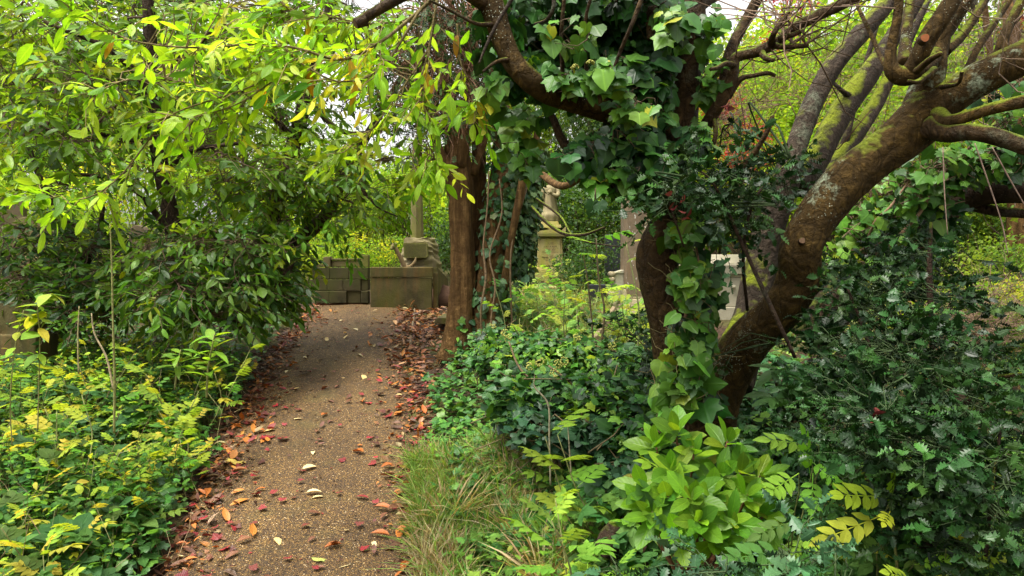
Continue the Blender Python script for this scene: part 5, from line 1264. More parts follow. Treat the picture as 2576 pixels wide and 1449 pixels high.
# ---- laurel shrub, lower right --------------------------------------------------------------------------------
t = thing('laurel_shrub', 'glossy lime green young laurel with broad rosettes, lower right of centre', 'bush', at_ground(*P(1760, 1500, 2.75)[:2]))
leaf = MB(); wood = MB(); rg = np.random.default_rng(91)
root = P(1760, 1560, 2.8); spots = [(1700, 1085, 2.85), (1650, 1120, 2.85), (1745, 1140, 2.8), (1690, 1180, 2.72), (1620, 1225, 2.7), (1640, 1290, 2.62), (1610, 1265, 2.7), (1830, 1110, 2.85), (1865, 1185, 2.75), (1915, 1195, 2.75), (1880, 1245, 2.65), (1790, 1240, 2.65), (1740, 1250, 2.6), (1760, 1310, 2.55), (1700, 1330, 2.55), (1840, 1310, 2.58), (1800, 1360, 2.6), (1680, 1250, 2.65), (1810, 1190, 2.75), (1920, 1300, 2.65)]
for (u, v, Yc) in spots:
    c = P(u, v, Yc); n = rg.integers(7, 11)
    ax = norm(norm(c - P(1755, 1280, 2.95)) * .8 + np.array([0, -.45, .65]))
    rows = spline([root + rg.normal(0, .03, 3), (root * .45 + c * .55) + rg.normal(0, .02, 3) + [0, .06, 0], c], 6); tube(wood, rows, np.linspace(.011, .004, len(rows)), 6, .1, 3, True, (.13, .06, .03))
    a = np.arange(n) * 2.4 + rg.uniform(0, 6); e1 = norm(np.cross(ax, [.2, .3, 1.])); e2 = np.cross(ax, e1)
    el = np.linspace(.15, 1.25, n)[:, None]
    rad = e1 * np.cos(a)[:, None] + e2 * np.sin(a)[:, None]
    d = ax * np.cos(el) + rad * np.sin(el) + np.array([0, 0, -.18])
    p = c - ax * (el * .035)
    scatter(leaf, BROAD, p, d, ax + .25 * rdir(n, rg) + rad * -.2 + np.array([0, -.2, .25]), np.linspace(.095, .140, n) * (1 + .12 * rg.standard_normal(n)), palette([(.085, .20, .014), (.12, .26, .016), (.17, .31, .018), (.055, .14, .014)], [3, 4, 2, 1], n, .1), rg)
obj('leaves', leaf, M['laurel_bright'], t); obj('stems', wood, M['twig'], t)
t = thing('laurel_shrub', 'dark long leaved young laurel sheltering behind the trunk foot, lower right', 'bush', at_ground(*P(1990, 1010, 3.5)[:2]))
leaf = MB(); wood = MB()
for (u, v, Yc) in [(1960, 930, 3.35), (2010, 975, 3.3), (1950, 1000, 3.3), (2080, 940, 3.35), (2060, 1000, 3.25), (2140, 960, 3.3)]:
    c = P(u, v, Yc); n = 8; a = np.arange(n) * 2.4; tube(wood, spline([P(1990, 1080, 3.5), c + [0, .05, -.05], c], 5), np.linspace(.008, .004, 11), 5, 0, 0, True, (.08, .06, .03))
    d = np.stack([np.cos(a), np.sin(a) * .8 - .3, -.1 + .3 * np.sin(a * 3)], -1)
    scatter(leaf, LAUREL, np.repeat(c[None], n, 0), d, np.array([0, -.3, 1]) + .3 * rdir(n, rg), .14, palette([(.045, .11, .03), (.07, .15, .04)], [1, 1], n), rg)
obj('leaves', leaf, M['laurel'], t); obj('stems', wood, M['twig'], t)
# ------------------------------------------------------------------ low plants
UPZ = np.array([0, 0, 1.])
def on_ground(x, y, h=0):
    return np.stack([x, y, ground_z(x, y) + h], -1)
def region(n, poly, rg, y0, y1, xf):
    """random ground points between depths y0, y1; xf(y) -> (xmin, xmax)"""
    y = rg.uniform(y0, y1, n); a, b_ = xf(y); x = a + (b_ - a) * rg.random(n)
    return x, y
def left_x(far):  return lambda y: (-(.72 * y + far), pathx(y) - pathw(y) + .02)
def right_x(far): return lambda y: (pathx(y) + pathw(y) - .02, .72 * y + far)

# prototypes of separate plants -------------------------------------------------
def proto_ash(label, seed, h=.45, nl=6, ll=.26, pal=G_ASH, name='ash_seedling', tpls=ASH, cat='seedling', group='yellow green ash seedlings by the path', mat='soft', lean=.25, stemcol=(.16, .17, .06)):
    rg = np.random.default_rng(seed)
    t = thing(name, label, cat, (0, 0, 0), group)
    st = MB(); lf = MB()
    top = np.array([rg.normal(0, lean * h), rg.normal(0, lean * h), h])
    s = spline([[0, 0, -.03], top * .5 + rg.normal(0, .03, 3), top], 5)
    tube(st, s, np.linspace(.0045, .002, len(s)), 5, 0, 0, True, stemcol)
    f = np.linspace(.35, 1, nl); i = (f * (len(s) - 1)).astype(int)
    a = np.arange(nl) * 2.1 + rg.uniform(0, 6)
    el = np.linspace(.15, .75, nl) + rg.normal(0, .15, nl)
    d = np.stack([np.cos(a) * np.cos(el), np.sin(a) * np.cos(el), np.sin(el)], -1)
    scatter(lf, tpls, s[i], d, UPZ + .3 * rdir(nl, rg), ll * np.linspace(1.1, .8, nl) * (1 + .12 * rg.standard_normal(nl)), palette(*pal, nl, .12, rg), rg)
    obj('stem', st, M['twig'], t); obj('leaves', lf, M[mat], t)
    return t

def place(protos, pts, rg, smin=.75, smax=1.3, labels=None):
    first = [True] * len(protos)
    for k, p in enumerate(pts):
        j = rg.integers(len(protos)); pr = protos[j]
        sc = rg.uniform(smin, smax); rz = rg.uniform(0, 6.28)
        if first[j]:
            first[j] = False; pr.location = tuple(map(float, p)); pr.rotation_euler = (0, 0, rz); pr.scale = (sc, sc, sc)
        else: dup(pr, p, rz, sc)
    for j, f in enumerate(first):
        if f:
            for ch in list(protos[j].children): bpy.data.objects.remove(ch)
            bpy.data.objects.remove(protos[j])

rg = np.random.default_rng(101)
ASHL = 'yellow green ash seedling with paired leaflets among low plants left of path'
pa = [proto_ash(ASHL, 200 + k, .16 + .055 * k, 5 + k % 3, .125 + .012 * (k % 3), G_ASH if k % 2 else G_YELLOW) for k in range(6)]
x, y = region(125, None, rg, 2.6, 6.3, lambda y: (-(.70 * y + .1), pathx(y) - pathw(y) - .12))
keep = ~((x > pathx(y) - pathw(y) - .35) & (y < 3.6))
place(pa, on_ground(x, y)[keep], rg)
BRL = 'mid green bramble with toothed leaflets in the bank left of path'
pb = [proto_ash(BRL, 220 + k, .14 + .04 * k, 6, .15, ([(.05, .13, .035), (.075, .18, .035), (.11, .22, .035)], [3, 3, 2]), 'bramble_plant', BRAMBLE, 'bramble', 'brambles left of the path', lean=.6, stemcol=(.14, .10, .05)) for k in range(4)]
x, y = region(90, None, rg, 2.6, 6.0, lambda y: (-(.70 * y + .1), pathx(y) - pathw(y) - .08))
place(pb, on_ground(x, y), rg)
# tall thin stems
def tall(label, rows, leaves, ll, pal, seed, mat='soft', tpls=OVATE, name='tall_weed', col=(.20, .20, .07), hang=.1):
    rg = np.random.default_rng(seed)
    a = P(*rows[0][:3]); t = thing(name, label, 'plant', tuple(a))
    st = MB(); lf = MB(); s = limb(st, rows, 6, .05, 8, seed, col=col)
    if leaves:
        i = (rg.uniform(.3, 1, leaves) * (len(s) - 1)).astype(int); i[0] = len(s) - 1
        an = np.arange(leaves) * 2.4
        d = np.stack([np.cos(an), np.sin(an), .25 - hang + .2 * rg.standard_normal(leaves)], -1)
        scatter(lf, tpls, s[i][:, :3], d, UPZ + .35 * rdir(leaves, rg), ll * (1 + .2 * rg.standard_normal(leaves)), palette(*pal, leaves, .12, rg), rg)
        obj('leaves', lf, M[mat], t)
    obj('stem', st, M['twig'], t); return t
tall('bare pale tall stem standing straight in the left bank', [(287, 1090, 4.0, 6), (288, 950, 4.0, 6), (284, 800, 4.0, 5), (281, 660, 4.0, 4), (277, 562, 4.0, 2.5)], 3, .05, G_YELLOW, 1)
tall('short pale dead stem leaning left beside the tall bare one', [(286, 980, 4.0, 6), (268, 900, 4.0, 5), (238, 840, 4.0, 4), (230, 788, 4.0, 3)], 0, .05, G_YELLOW, 2, col=(.32, .26, .16))
tall('thin upright dry stem left of the tall bare one', [(198, 940, 4.2, 4), (196, 850, 4.2, 4), (199, 770, 4.2, 2)], 0, .05, G_YELLOW, 3, col=(.28, .25, .12))
tall('bright green bindweed sapling with drooping pointed leaves at left edge', [(95, 1080, 3.6, 3), (98, 960, 3.6, 3), (100, 850, 3.6, 3), (96, 760, 3.6, 2), (128, 738, 3.6, 2)], 20, .095, G_YELLOW, 4, 'soft', OVATE + IVY[2:], hang=.55)
tall('leggy yellow green sapling in the left bank close to the frame edge', [(30, 1120, 3.3, 3), (26, 1000, 3.3, 3), (40, 860, 3.3, 2.5), (60, 780, 3.3, 2)], 16, .075, G_ASH, 5, hang=.3)
tall('young laurel shoot with upright leaves at the edge of the left bank', [(520, 1000, 4.6, 6), (522, 940, 4.6, 5), (530, 890, 4.6, 4), (540, 840, 4.6, 3)], 22, .14, ([(.16, .30, .03), (.22, .36, .03)], [1, 1]), 6, 'laurel_bright', LAUREL, 'laurel_shoot', hang=-.1)
tall('small laurel shoot left of the taller one in the bank', [(440, 980, 4.4, 5), (446, 920, 4.4, 4), (455, 880, 4.4, 3)], 16, .13, ([(.16, .30, .03), (.12, .25, .03)], [1, 1]), 7, 'laurel_bright', LAUREL, 'laurel_shoot', hang=-.1)
tall('dark upright sapling with feathery leaves standing left before the column', [(1512, 880, 5.2, 7), (1520, 780, 5.2, 6), (1506, 700, 5.2, 5), (1500, 600, 5.2, 3)], 7, .20, G_ASH, 8, tpls=ASH, name='ash_sapling', col=(.10, .075, .04))
tall('dark thin sapling leaning left beside the upright feathery one', [(1494, 885, 5.3, 6), (1488, 800, 5.3, 5), (1480, 720, 5.3, 4), (1468, 640, 5.3, 2)], 5, .18, G_YELLOW, 9, tpls=ASH, name='ash_sapling', col=(.10, .075, .04))
tall('slender ash sapling spreading yellow leaflets against the brown column', [(1604, 880, 5.0, 5), (1608, 800, 5.0, 5), (1600, 730, 5.0, 4), (1575, 610, 5.0, 3)], 6, .19, G_YELLOW, 10, tpls=ASH, name='ash_sapling', col=(.22, .24, .10))
tall('kinked pale dry stem rising from the ivy bush', [(1385, 1220, 3.9, 5), (1382, 1100, 3.9, 5), (1379, 1018, 3.9, 5), (1346, 975, 3.9, 4), (1344, 950, 3.9, 2)], 0, .05, G_YELLOW, 11, col=(.28, .25, .17))
tall('thin pale dry stalk standing right of the kinked one', [(1438, 1210, 3.8, 4), (1432, 1120, 3.8, 4), (1428, 1065, 3.8, 2)], 2, .05, G_YELLOW, 12, col=(.28, .24, .16))
tall('tall ash sapling with long yellow leaflets over lower right', [(2262, 1500, 2.55, 8), (2256, 1420, 2.55, 8), (2248, 1350, 2.55, 7), (2238, 1262, 2.55, 5)], 0, .05, G_YELLOW, 13, name='ash_sapling', col=(.16, .17, .05))

# big ash leaves low on the right
ASHF = pinnate(4, OVATE[0], .265)
t = thing('ash_sapling', 'broad bright ash leaves spreading right of the laurel shrub', 'sapling', at_ground(*P(2080, 1500, 2.9)[:2]))
lf = MB(); st = MB(); rg = np.random.default_rng(103)
ya = [(.26, .38, .03), (.34, .40, .035)]; gr = [(.15, .30, .03), (.19, .34, .03)]; dk = [(.07, .17, .035), (.09, .2, .04)]
for (u0, v0, u1, v1, Yc, pal, w) in [(2060, 1120, 1925, 1095, 2.7, gr, 1), (2040, 1205, 2035, 1085, 2.65, gr, 1), (2030, 1150, 2125, 1225, 2.65, gr, 1), (2010, 1190, 1935, 1235, 2.6, gr, 1), (2045, 1190, 2045, 1290, 2.6, gr, 1),
    (2240, 1250, 2110, 1235, 2.5, ya, 1), (2235, 1290, 2070, 1350, 2.45, ya, 1.1), (2240, 1270, 2260, 1190, 2.5, ya, .9), (2235, 1270, 2325, 1255, 2.5, gr, .9), (2240, 1285, 2225, 1320, 2.4, ya, .6), (2280, 1240, 2330, 1290, 2.5, gr, .8),
    (2010, 1300, 1900, 1345, 2.5, dk, 1), (1990, 1380, 1830, 1400, 2.4, dk, 1), (2000, 1330, 2070, 1390, 2.55, gr, 1), (2090, 1400, 2070, 1320, 2.6, dk, .8), (2140, 1320, 2150, 1400, 2.6, dk, .8), (2010, 1350, 2000, 1420, 2.5, gr, .8), (2300, 1420, 2400, 1400, 2.4, gr, .9), (2380, 1380, 2470, 1420, 2.3, dk, .9), (2420, 1430, 2510, 1390, 2.3, gr, .9), (2300, 1460, 2230, 1430, 2.3, ya, .7), (2330, 1450, 2390, 1440, 2.3, ya, .6)]:
    A = P(u0, v0, Yc + .06); B = P(u1, v1, Yc - .04); L = np.linalg.norm(B - A)
    scatter(lf, [ASHF], A[None], (B - A)[None], np.array([[0.05, -.75, .75]]), L * 1.08 * w ** .3, palette(pal, [1] * len(pal), 1, .08, rg), rg)
    twigs(st, np.array([[A[0] + .03, A[1] + .14, A[2] - .32]]), A[None], .0035, .002, np.array([[.02, .02, .04]]), (.16, .18, .06))
obj('leaves', lf, M['soft'], t); obj('stem', st, M['twig'], t)

# bright ash seedlings along the bottom right
pc = [proto_ash('light green ash seedling growing out of the grass right of the path', 240 + k, .30 + .05 * k, 6, .22, ([(.16, .30, .035), (.22, .36, .035), (.32, .40, .04)], [2, 2, 1]), group='ash seedlings in the grass right of the path') for k in range(4)]
pts = np.array([P(u, v, Yc) for u, v, Yc in ((1420, 1500, 2.8), (1500, 1480, 2.75), (1560, 1440, 2.8), (1490, 1290, 3.6), (1560, 1350, 3.2), (1420, 1200, 3.9), (1540, 1260, 3.5), (1600, 1490, 2.6), (1440, 1440, 3.0))])
place(pc, on_ground(pts[:, 0], pts[:, 1]), rg, .8, 1.25)
# sunny undergrowth in the middle distance
m = MB(); n = 130; x, y = region(n, None, rg, 2.8, 6.2, left_x(0)); a = on_ground(x, y)
twigs(m, a, a + rg.normal(0, .16, (n, 3)) * [1, 1, 0] + np.stack([0 * x, 0 * x, rg.uniform(.1, .45, n)], -1), .0024, .0012, rg.normal(0, .03, (n, 3)), palette([(.34, .27, .15), (.20, .14, .08), (.20, .22, .09)], [2, 1, 1], n, .15, rg))
o = obj('dry_stalks', m, M['twig']); o['kind'] = 'stuff'
pd = [proto_ash('pale green feathery seedling in the sunny clearing before the statue', 260 + k, .22 + .10 * k, 7, .17, ([(.20, .34, .07), (.26, .38, .07), (.14, .28, .06), (.34, .40, .06)], [2, 2, 2, 1]), group='seedlings in the clearing') for k in range(5)]
x, y = region(95, None, rg, 5.2, 10.0, lambda y: ((1265 - 1288) / F * y, (1640 - 1288) / F * y))
keep = ~((y > 8.2) & (x > .28) & (x < .75) & (rg.random(len(x)) < .75))
place(pd, on_ground(x, y)[keep], rg, .6, 1.15)

# carpets nobody could count -----------------------------------------------------
def stuff(o):
    o['kind'] = 'stuff'; return o
def carpet(name, n, rg, y0, y1, xf, tpls, size, pal, mat, hmax=.22, keep=None, grad=1.0, stalks=True, cut=.0):
    lf = MB()
    x, y = region(n, None, rg, y0, y1, xf)
    h = hmax * rg.random(n) ** grad * (.4 + 1.2 * vnoise(np.stack([x * 2.1, y * 2.1, 0 * x], -1)))
    ok = vnoise(np.stack([x * 1.7 + 9, y * 1.7, 0 * x], -1)) > cut
    if keep is not None: ok &= keep(x, y)
    x, y, h = x[ok], y[ok], h[ok]; n = len(x)
    p = on_ground(x, y, h + .02)
    d = rdir(n, rg) * [1, 1, .35]
    clump = palette(*pal, n, .15, rg) * (.75 + .5 * vnoise(np.stack([x * 2.7, y * 2.7, 3 + 0 * x], -1)))[:, None]
    scatter(lf, tpls, p, d, UPZ + np.array([0, -.25, 0]) + .45 * rdir(n, rg), size * np.clip(1 + .3 * rg.standard_normal(n), .4, 1.8), clump, rg)
    if stalks:
        k = n // 3; q = p[:k].copy(); q[:, 2] = ground_z(q[:, 0], q[:, 1]) - .01
        twigs(lf, q + rg.normal(0, .02, (k, 3)) * [1, 1, 0], p[:k], .0016, .001, None, (.12, .13, .05))
    o = obj(name, lf, M[mat]); return stuff(o)
edge = lambda x, y: np.maximum(pathx(y) - pathw(y) - x, x - pathx(y) - pathw(y))
rg = np.random.default_rng(110)
carpet('ground_ivy', 7500, rg, 2.5, 9.0, left_x(.3), IVY[:2], .046, ([(.04, .12, .022), (.06, .16, .026), (.09, .20, .03), (.03, .08, .02)], [3, 3, 2, 2]), 'ivy', .14, lambda x, y: edge(x, y) > .02 + .14 * vnoise(np.stack([x * 5, y * 5, 0 * x], -1)))
carpet('leafy_undergrowth', 15000, rg, 2.5, 7.0, left_x(.3), OVATE, .036, G_COVER, 'soft', .26, lambda x, y: edge(x, y) > .12 + .12 * vnoise(np.stack([x * 5, y * 5, 0 * x], -1)))
carpet('yellowing_undergrowth', 6000, rg, 2.8, 6.8, left_x(.3), OVATE, .038, G_ASH, 'soft', .34, lambda x, y: (edge(x, y) > .25) & (vnoise(np.stack([x * 1.4, y * 1.4, 7 + 0 * x], -1)) > .42))
carpet('ground_ivy', 6500, rg, 3.4, 8.2, lambda y: (pathx(y) + pathw(y) + .03, (1700 - 1288) / F * y), IVY[:2], .050, ([(.035, .11, .022), (.05, .145, .026), (.08, .19, .03), (.12, .23, .032)], [3, 3, 2, 1.5]), 'ivy', .16, lambda x, y: ((edge(x, y) > .05 + .2 * vnoise(np.stack([x * 4, y * 4, 0 * x], -1)) + .25 * sm((y - 5.6) / 1.2)) & (y < 7.0)) | (x > (1180 - 1288) / F * y))
carpet('clearing_undergrowth', 5200, rg, 5.5, 11.5, lambda y: ((1200 - 1288) / F * y, (1780 - 1288) / F * y), OVATE, .07, ([(.16, .28, .055), (.22, .34, .06), (.11, .22, .05), (.34, .38, .07), (.30, .24, .10)], [3, 3, 2, 1.2, .8]), 'soft', .22)
carpet('ground_ivy', 2800, rg, 3.0, 5.6, lambda y: ((1660 - 1288) / F * y, (2080 - 1288) / F * y), IVY[:2], .06, ([(.03, .10, .03), (.045, .13, .035), (.07, .17, .04)], [3, 3, 2]), 'ivy', .16)
carpet('bramble_undergrowth', 2600, rg, 2.4, 4.0, right_x(.2), BRAMBLE, .11, ([(.06, .16, .04), (.09, .21, .04), (.14, .27, .04), (.28, .34, .04)], [3, 3, 2, .6]), 'soft', .20, lambda x, y: x > (1420 - 1288) / F * y )
carpet('woodland_floor_plants', 6000, rg, 1.8, 6.5, lambda y: ((2300 - 1288) / F * y + .3, .75 * y + 4), OVATE, .06, ([(.06, .14, .03), (.10, .20, .035), (.16, .26, .04), (.24, .17, .09)], [3, 3, 2, .6]), 'soft', .25, None, 1, False)
carpet('woodland_floor_plants', 9000, rg, 5.0, 14, lambda y: ((1880 - 1288) / F * y, .75 * y + 1), OVATE_LO, .075, ([(.12, .20, .05), (.18, .26, .06), (.08, .16, .045), (.28, .28, .08), (.26, .17, .09)], [3, 3, 2, 1.2, .9]), 'soft', .35, None, 1, False)

# grass ---------------------------------------------------------------------------
lf = MB(); n = 34000
y = rg.uniform(2.5, 4.7, n); x = pathx(y) + pathw(y) + .0 + rg.random(n) ** 1.2 * 1.05
tuft = vnoise(np.stack([x * 3.2, y * 3.2, 0 * x], -1)); k = (tuft > .25) & (x < (1500 - 1288) / F * y) & (rg.random(n) < 1.4 - .3 * (y - 2.7)); x, y = x[k], y[k]; n = len(x)
fine = vnoise(np.stack([x * 6, y * 6, 5 + 0 * x], -1))
d = np.stack([rg.normal(0, .55, n), rg.normal(-.1, .5, n), 1 + 0 * x], -1)
pal = palette(*G_GRASS, n, .15, rg); st = fine > .60
pal[st] = palette([(.36, .29, .14), (.44, .36, .20), (.24, .17, .09)], [2, 2, 1], int(st.sum()), .15, rg)
scatter(lf, BLADE, on_ground(x, y, -.01), d, rdir(n, rg) + np.array([0, 0, .2]), rg.uniform(.08, .20, n), pal, rg)
stuff(obj('grass', lf, M['grass']))
lf = MB(); n = 3500; y = rg.uniform(6, 9.5, n); x = rg.uniform((1270 - 1288) / F, (1600 - 1288) / F, n) * y
scatter(lf, BLADE, on_ground(x, y, -.01), np.stack([rg.normal(0, .5, n), rg.normal(0, .5, n), 1 + 0 * x], -1), rdir(n, rg), rg.uniform(.15, .35, n), palette([(.24, .32, .09), (.34, .36, .14), (.42, .34, .20)], [2, 2, 1], n, .15, rg), rg)
stuff(obj('grass', lf, M['grass']))
carpet('verge_plants', 2200, rg, 2.6, 4.9, lambda y: (pathx(y) + pathw(y) + .02, (1560 - 1288) / F * y), OVATE + IVY[:1], .036, ([(.09, .22, .03), (.14, .29, .035), (.20, .34, .04), (.05, .14, .03), (.32, .34, .06)], [3, 3, 2, 2, .7]), 'soft', .13, lambda x, y: edge(x, y) > .03 + .1 * vnoise(np.stack([x * 5, y * 5, 0 * x], -1)))
# grass tufts you can tell apart
def tuft_proto(label, seed, pal, n=70, h=.28):
    r2 = np.random.default_rng(seed); m = MB()
    a = r2.uniform(0, 6.28, n); q = r2.uniform(0, .035, n)
    d = np.stack([np.cos(a) * r2.uniform(.1, .9, n), np.sin(a) * r2.uniform(.1, .9, n), 1 + 0 * a], -1)
    scatter(m, BLADE, np.stack([np.cos(a) * q, np.sin(a) * q, 0 * a - .01], -1), d, np.stack([np.cos(a), np.sin(a), .6 + 0 * a], -1) * -1, r2.uniform(.5, 1.15, n) * h, palette(*pal, n, .15, r2), r2)
    o = obj('grass_tuft', m, M['grass']); o['label'] = label; o['category'] = 'grass tuft'; return o
tg = tuft_proto('green grass tuft arching at the right edge of the path', 1, ([(.12, .25, .04), (.17, .30, .05), (.26, .32, .06)], [2, 2, 1])); tg['group'] = 'green tufts right of the path'
ts = tuft_proto('straw coloured dry grass tuft in the verge right of the path', 2, ([(.38, .30, .15), (.46, .37, .20), (.25, .18, .09), (.22, .27, .08)], [2, 2, 1, 1])); ts['group'] = 'dry tufts right of the path'
fl = {}
for k in range(26):
    y_ = rg.uniform(2.9, 4.6); x_ = pathx(y_) + pathw(y_) + rg.uniform(.02, .75)
    src = tg if rg.random() < .6 else ts
    o = src if src.name not in fl else dup(src, (0, 0, 0)); fl[src.name] = 1
    o.location = (float(x_), float(y_), float(ground_z(x_, y_))); o.rotation_euler = (0, 0, rg.uniform(0, 6)); s_ = rg.uniform(.7, 1.2); o.scale = (s_, s_, s_)

# ivy bush in the middle
t = thing('ivy_bush', 'broad dark ivy bush with yellow flower heads between yew and upright stem', 'bush', at_ground(*P(1420, 1080, 4.6)[:2]))
lf = MB(); st = MB(); rg = np.random.default_rng(120)
for (u, v, Yc, ru, rv, rY, n, pal, sz) in [(1280, 900, 5.3, 110, 50, .35, 260, G_IVY, .075), (1380, 880, 5.2, 120, 50, .35, 300, G_IVY, .075), (1500, 900, 5.0, 120, 50, .35, 300, G_IVY, .075), (1600, 930, 4.6, 90, 60, .3, 240, G_IVY, .075), (1330, 980, 4.6, 130, 60, .35, 300, G_IVY, .085), (1450, 990, 4.4, 130, 60, .35, 320, G_IVY, .08), (1570, 1010, 4.2, 100, 70, .3, 260, G_IVY, .08), (1500, 1090, 4.1, 130, 60, .3, 240, ([(.02, .06, .025), (.035, .095, .035)], [1, 1]), .085), (1380, 1080, 4.2, 120, 60, .3, 220, ([(.02, .06, .025), (.035, .095, .035)], [1, 1]), .085), (1600, 1110, 3.9, 80, 80, .25, 200, G_IVY, .085), (1570, 1200, 3.7, 90, 60, .25, 160, ([(.02, .06, .025), (.05, .12, .04)], [1, 1]), .085), (1250, 860, 5.6, 70, 40, .25, 140, G_IVY, .07), (1420, 900, 5.0, 200, 40, .3, 220, G_IVYBR, .07), (1300, 1040, 4.4, 70, 30, .2, 80, G_IVY, .085)]:
    c = P(u, v, Yc); n = int(n * 1.7); p, q = blob(n, c, [px(ru, Yc), rY, px(rv, Yc)], rg, .25)
    scatter(lf, IVY, p, rdir(n, rg) * [1, 1, .6] - [0, .2, .2], np.array([0, -.35, .9]) + .5 * rdir(n, rg), sz * .72 * np.clip(1 + .28 * rg.standard_normal(n), .4, 1.7), palette(*pal, n), rg)
    k = n // 5; twigs(st, c + rg.normal(0, .12, (k, 3)) - [0, 0, .15], p[:k], .005, .002, rg.normal(0, .03, (k, 3)), (.11, .085, .04))
for rows in ([(1440, 1130, 4.4, 9), (1380, 1000, 4.4, 8), (1310, 930, 4.5, 6), (1280, 860, 4.6, 4)], [(1500, 1120, 4.3, 9), (1460, 990, 4.3, 7), (1380, 920, 4.4, 5)]): limb(st, rows, 6, .1, 6, 2, col=(.12, .085, .045))
obj('foliage', lf, M['ivy'], t); obj('stems', st, M['twig'], t)
for k, (u, v, Yc) in enumerate(((1278, 852, 4.9), (1270, 838, 4.9), (1226, 838, 5.6), (1240, 822, 5.7), (1332, 922, 4.5), (1358, 912, 4.3), (1404, 916, 4.3), (1420, 908, 4.3), (1395, 938, 4.2), (1450, 850, 5.0), (1460, 856, 5.0), (1540, 870, 4.7))):
    m = MB(); c = P(u, v, Yc); d = rdir(22, rg)
    for x_ in d: ball(m, c + x_ * .024, .0055, 6, 5)
    obj('flower_head', m, M['flower'], t)

lf = MB(); cl_ = [(1300, 880, 5.2, 120, 40, .35, 260), (1420, 900, 5.0, 130, 44, .35, 300), (1540, 930, 4.7, 110, 50, .35, 260), (1380, 980, 4.5, 130, 40, .3, 200), (1520, 1010, 4.2, 110, 50, .3, 200)]
scatter_blob(lf, cl_, OVATE + IVY[:1], .042, ([(.10, .22, .03), (.15, .29, .035), (.22, .34, .04), (.06, .15, .03)], [3, 3, 2, 2]), rg, .9)
o = obj('bramble_undergrowth', lf, M['soft']); stuff(o)
# fern and fronds near the column, right clearing ------------------------------------
# fallen leaves -------------------------------------------------------------------
rg = np.random.default_rng(130)
lf = MB()
def litter(n, tpls, sz, pal, y0, y1, spread, side, h=.012, pull=0):
    y = y0 + (y1 - y0) * rg.random(n); off = np.abs(rg.normal(0, spread, n))
    x = pathx(y) + side * (pathw(y) - pull - off * np.where(rg.random(n) < .35, 1, -1) * 1.0)
    p = np.stack([x, y, np.maximum(ground_z(x, y), np.where(np.abs(x - pathx(y)) < pathw(y) + .03, pathz(y) + .028, -9)) + h * rg.random(n)], -1)
    scatter(lf, tpls, p, rdir(n, rg) * [1, 1, .22], UPZ + .45 * rdir(n, rg), sz * np.clip(1 + .3 * rg.standard_normal(n), .4, 1.7), palette(*pal, n, .18, rg), rg)
G_LIT = ([(.13, .055, .026), (.20, .085, .032), (.085, .04, .022), (.38, .135, .026), (.20, .03, .026), (.30, .21, .10)], [4, 4, 3.5, 3.6, .8, .8])
litter(1100, DEAD, .070, G_LIT, 2.6, 9.0, .11, 1, .016, -.07); litter(1600, DEAD + MAPLE, .030, G_LIT, 2.6, 9.0, .12, 1, .008, -.02)
litter(800, DEAD, .068, G_LIT, 2.6, 9.0, .09, -1, .016, .01); litter(1600, DEAD + MAPLE, .030, G_LIT, 2.6, 9.3, .11, -1, .008, .05)
litter(520, DEAD, .078, ([(.24, .11, .05), (.32, .14, .05), (.16, .075, .042), (.40, .27, .12)], [3, 3, 2, 1]), 6.6, 9.3, .22, 1, .03, -.22)
litter(120, MAPLE, .045, ([(.26, .022, .028), (.18, .02, .02), (.10, .03, .022)], [2, 2, 2]), 2.6, 6.5, .16, -1, .02, .1)
litter(90, MAPLE, .042, ([(.26, .022, .028), (.18, .02, .02), (.10, .03, .022)], [2, 2, 2]), 2.6, 6.5, .16, 1, .02, .1)
n = 420; y = rg.uniform(2.8, 9.2, n); x = pathx(y) + rg.uniform(-.6, .6, n); p = np.stack([x, y, pathz(y) + .030 + 0 * x], -1)
a = rdir(n, rg) * [1, 1, .03]; L = rg.uniform(.02, .09, (n, 1)); twigs(lf, p, p + a * L, .0012, .0008, None, (.06, .03, .018))
n = 500; y = rg.uniform(2.8, 9.2, n); x = pathx(y) + rg.uniform(-.58, .58, n)
scatter(lf, MAPLE + DEAD, np.stack([x, y, pathz(y) + .030 + 0 * x], -1), rdir(n, rg) * [1, 1, .1], UPZ + .25 * rdir(n, rg), rg.uniform(.012, .032, n), palette([(.20, .03, .025), (.13, .05, .025), (.07, .035, .02), (.32, .24, .10)], [2, 3, 3, 1], n, .2, rg), rg)
stuff(obj('leaf_litter', lf, M['dead']))

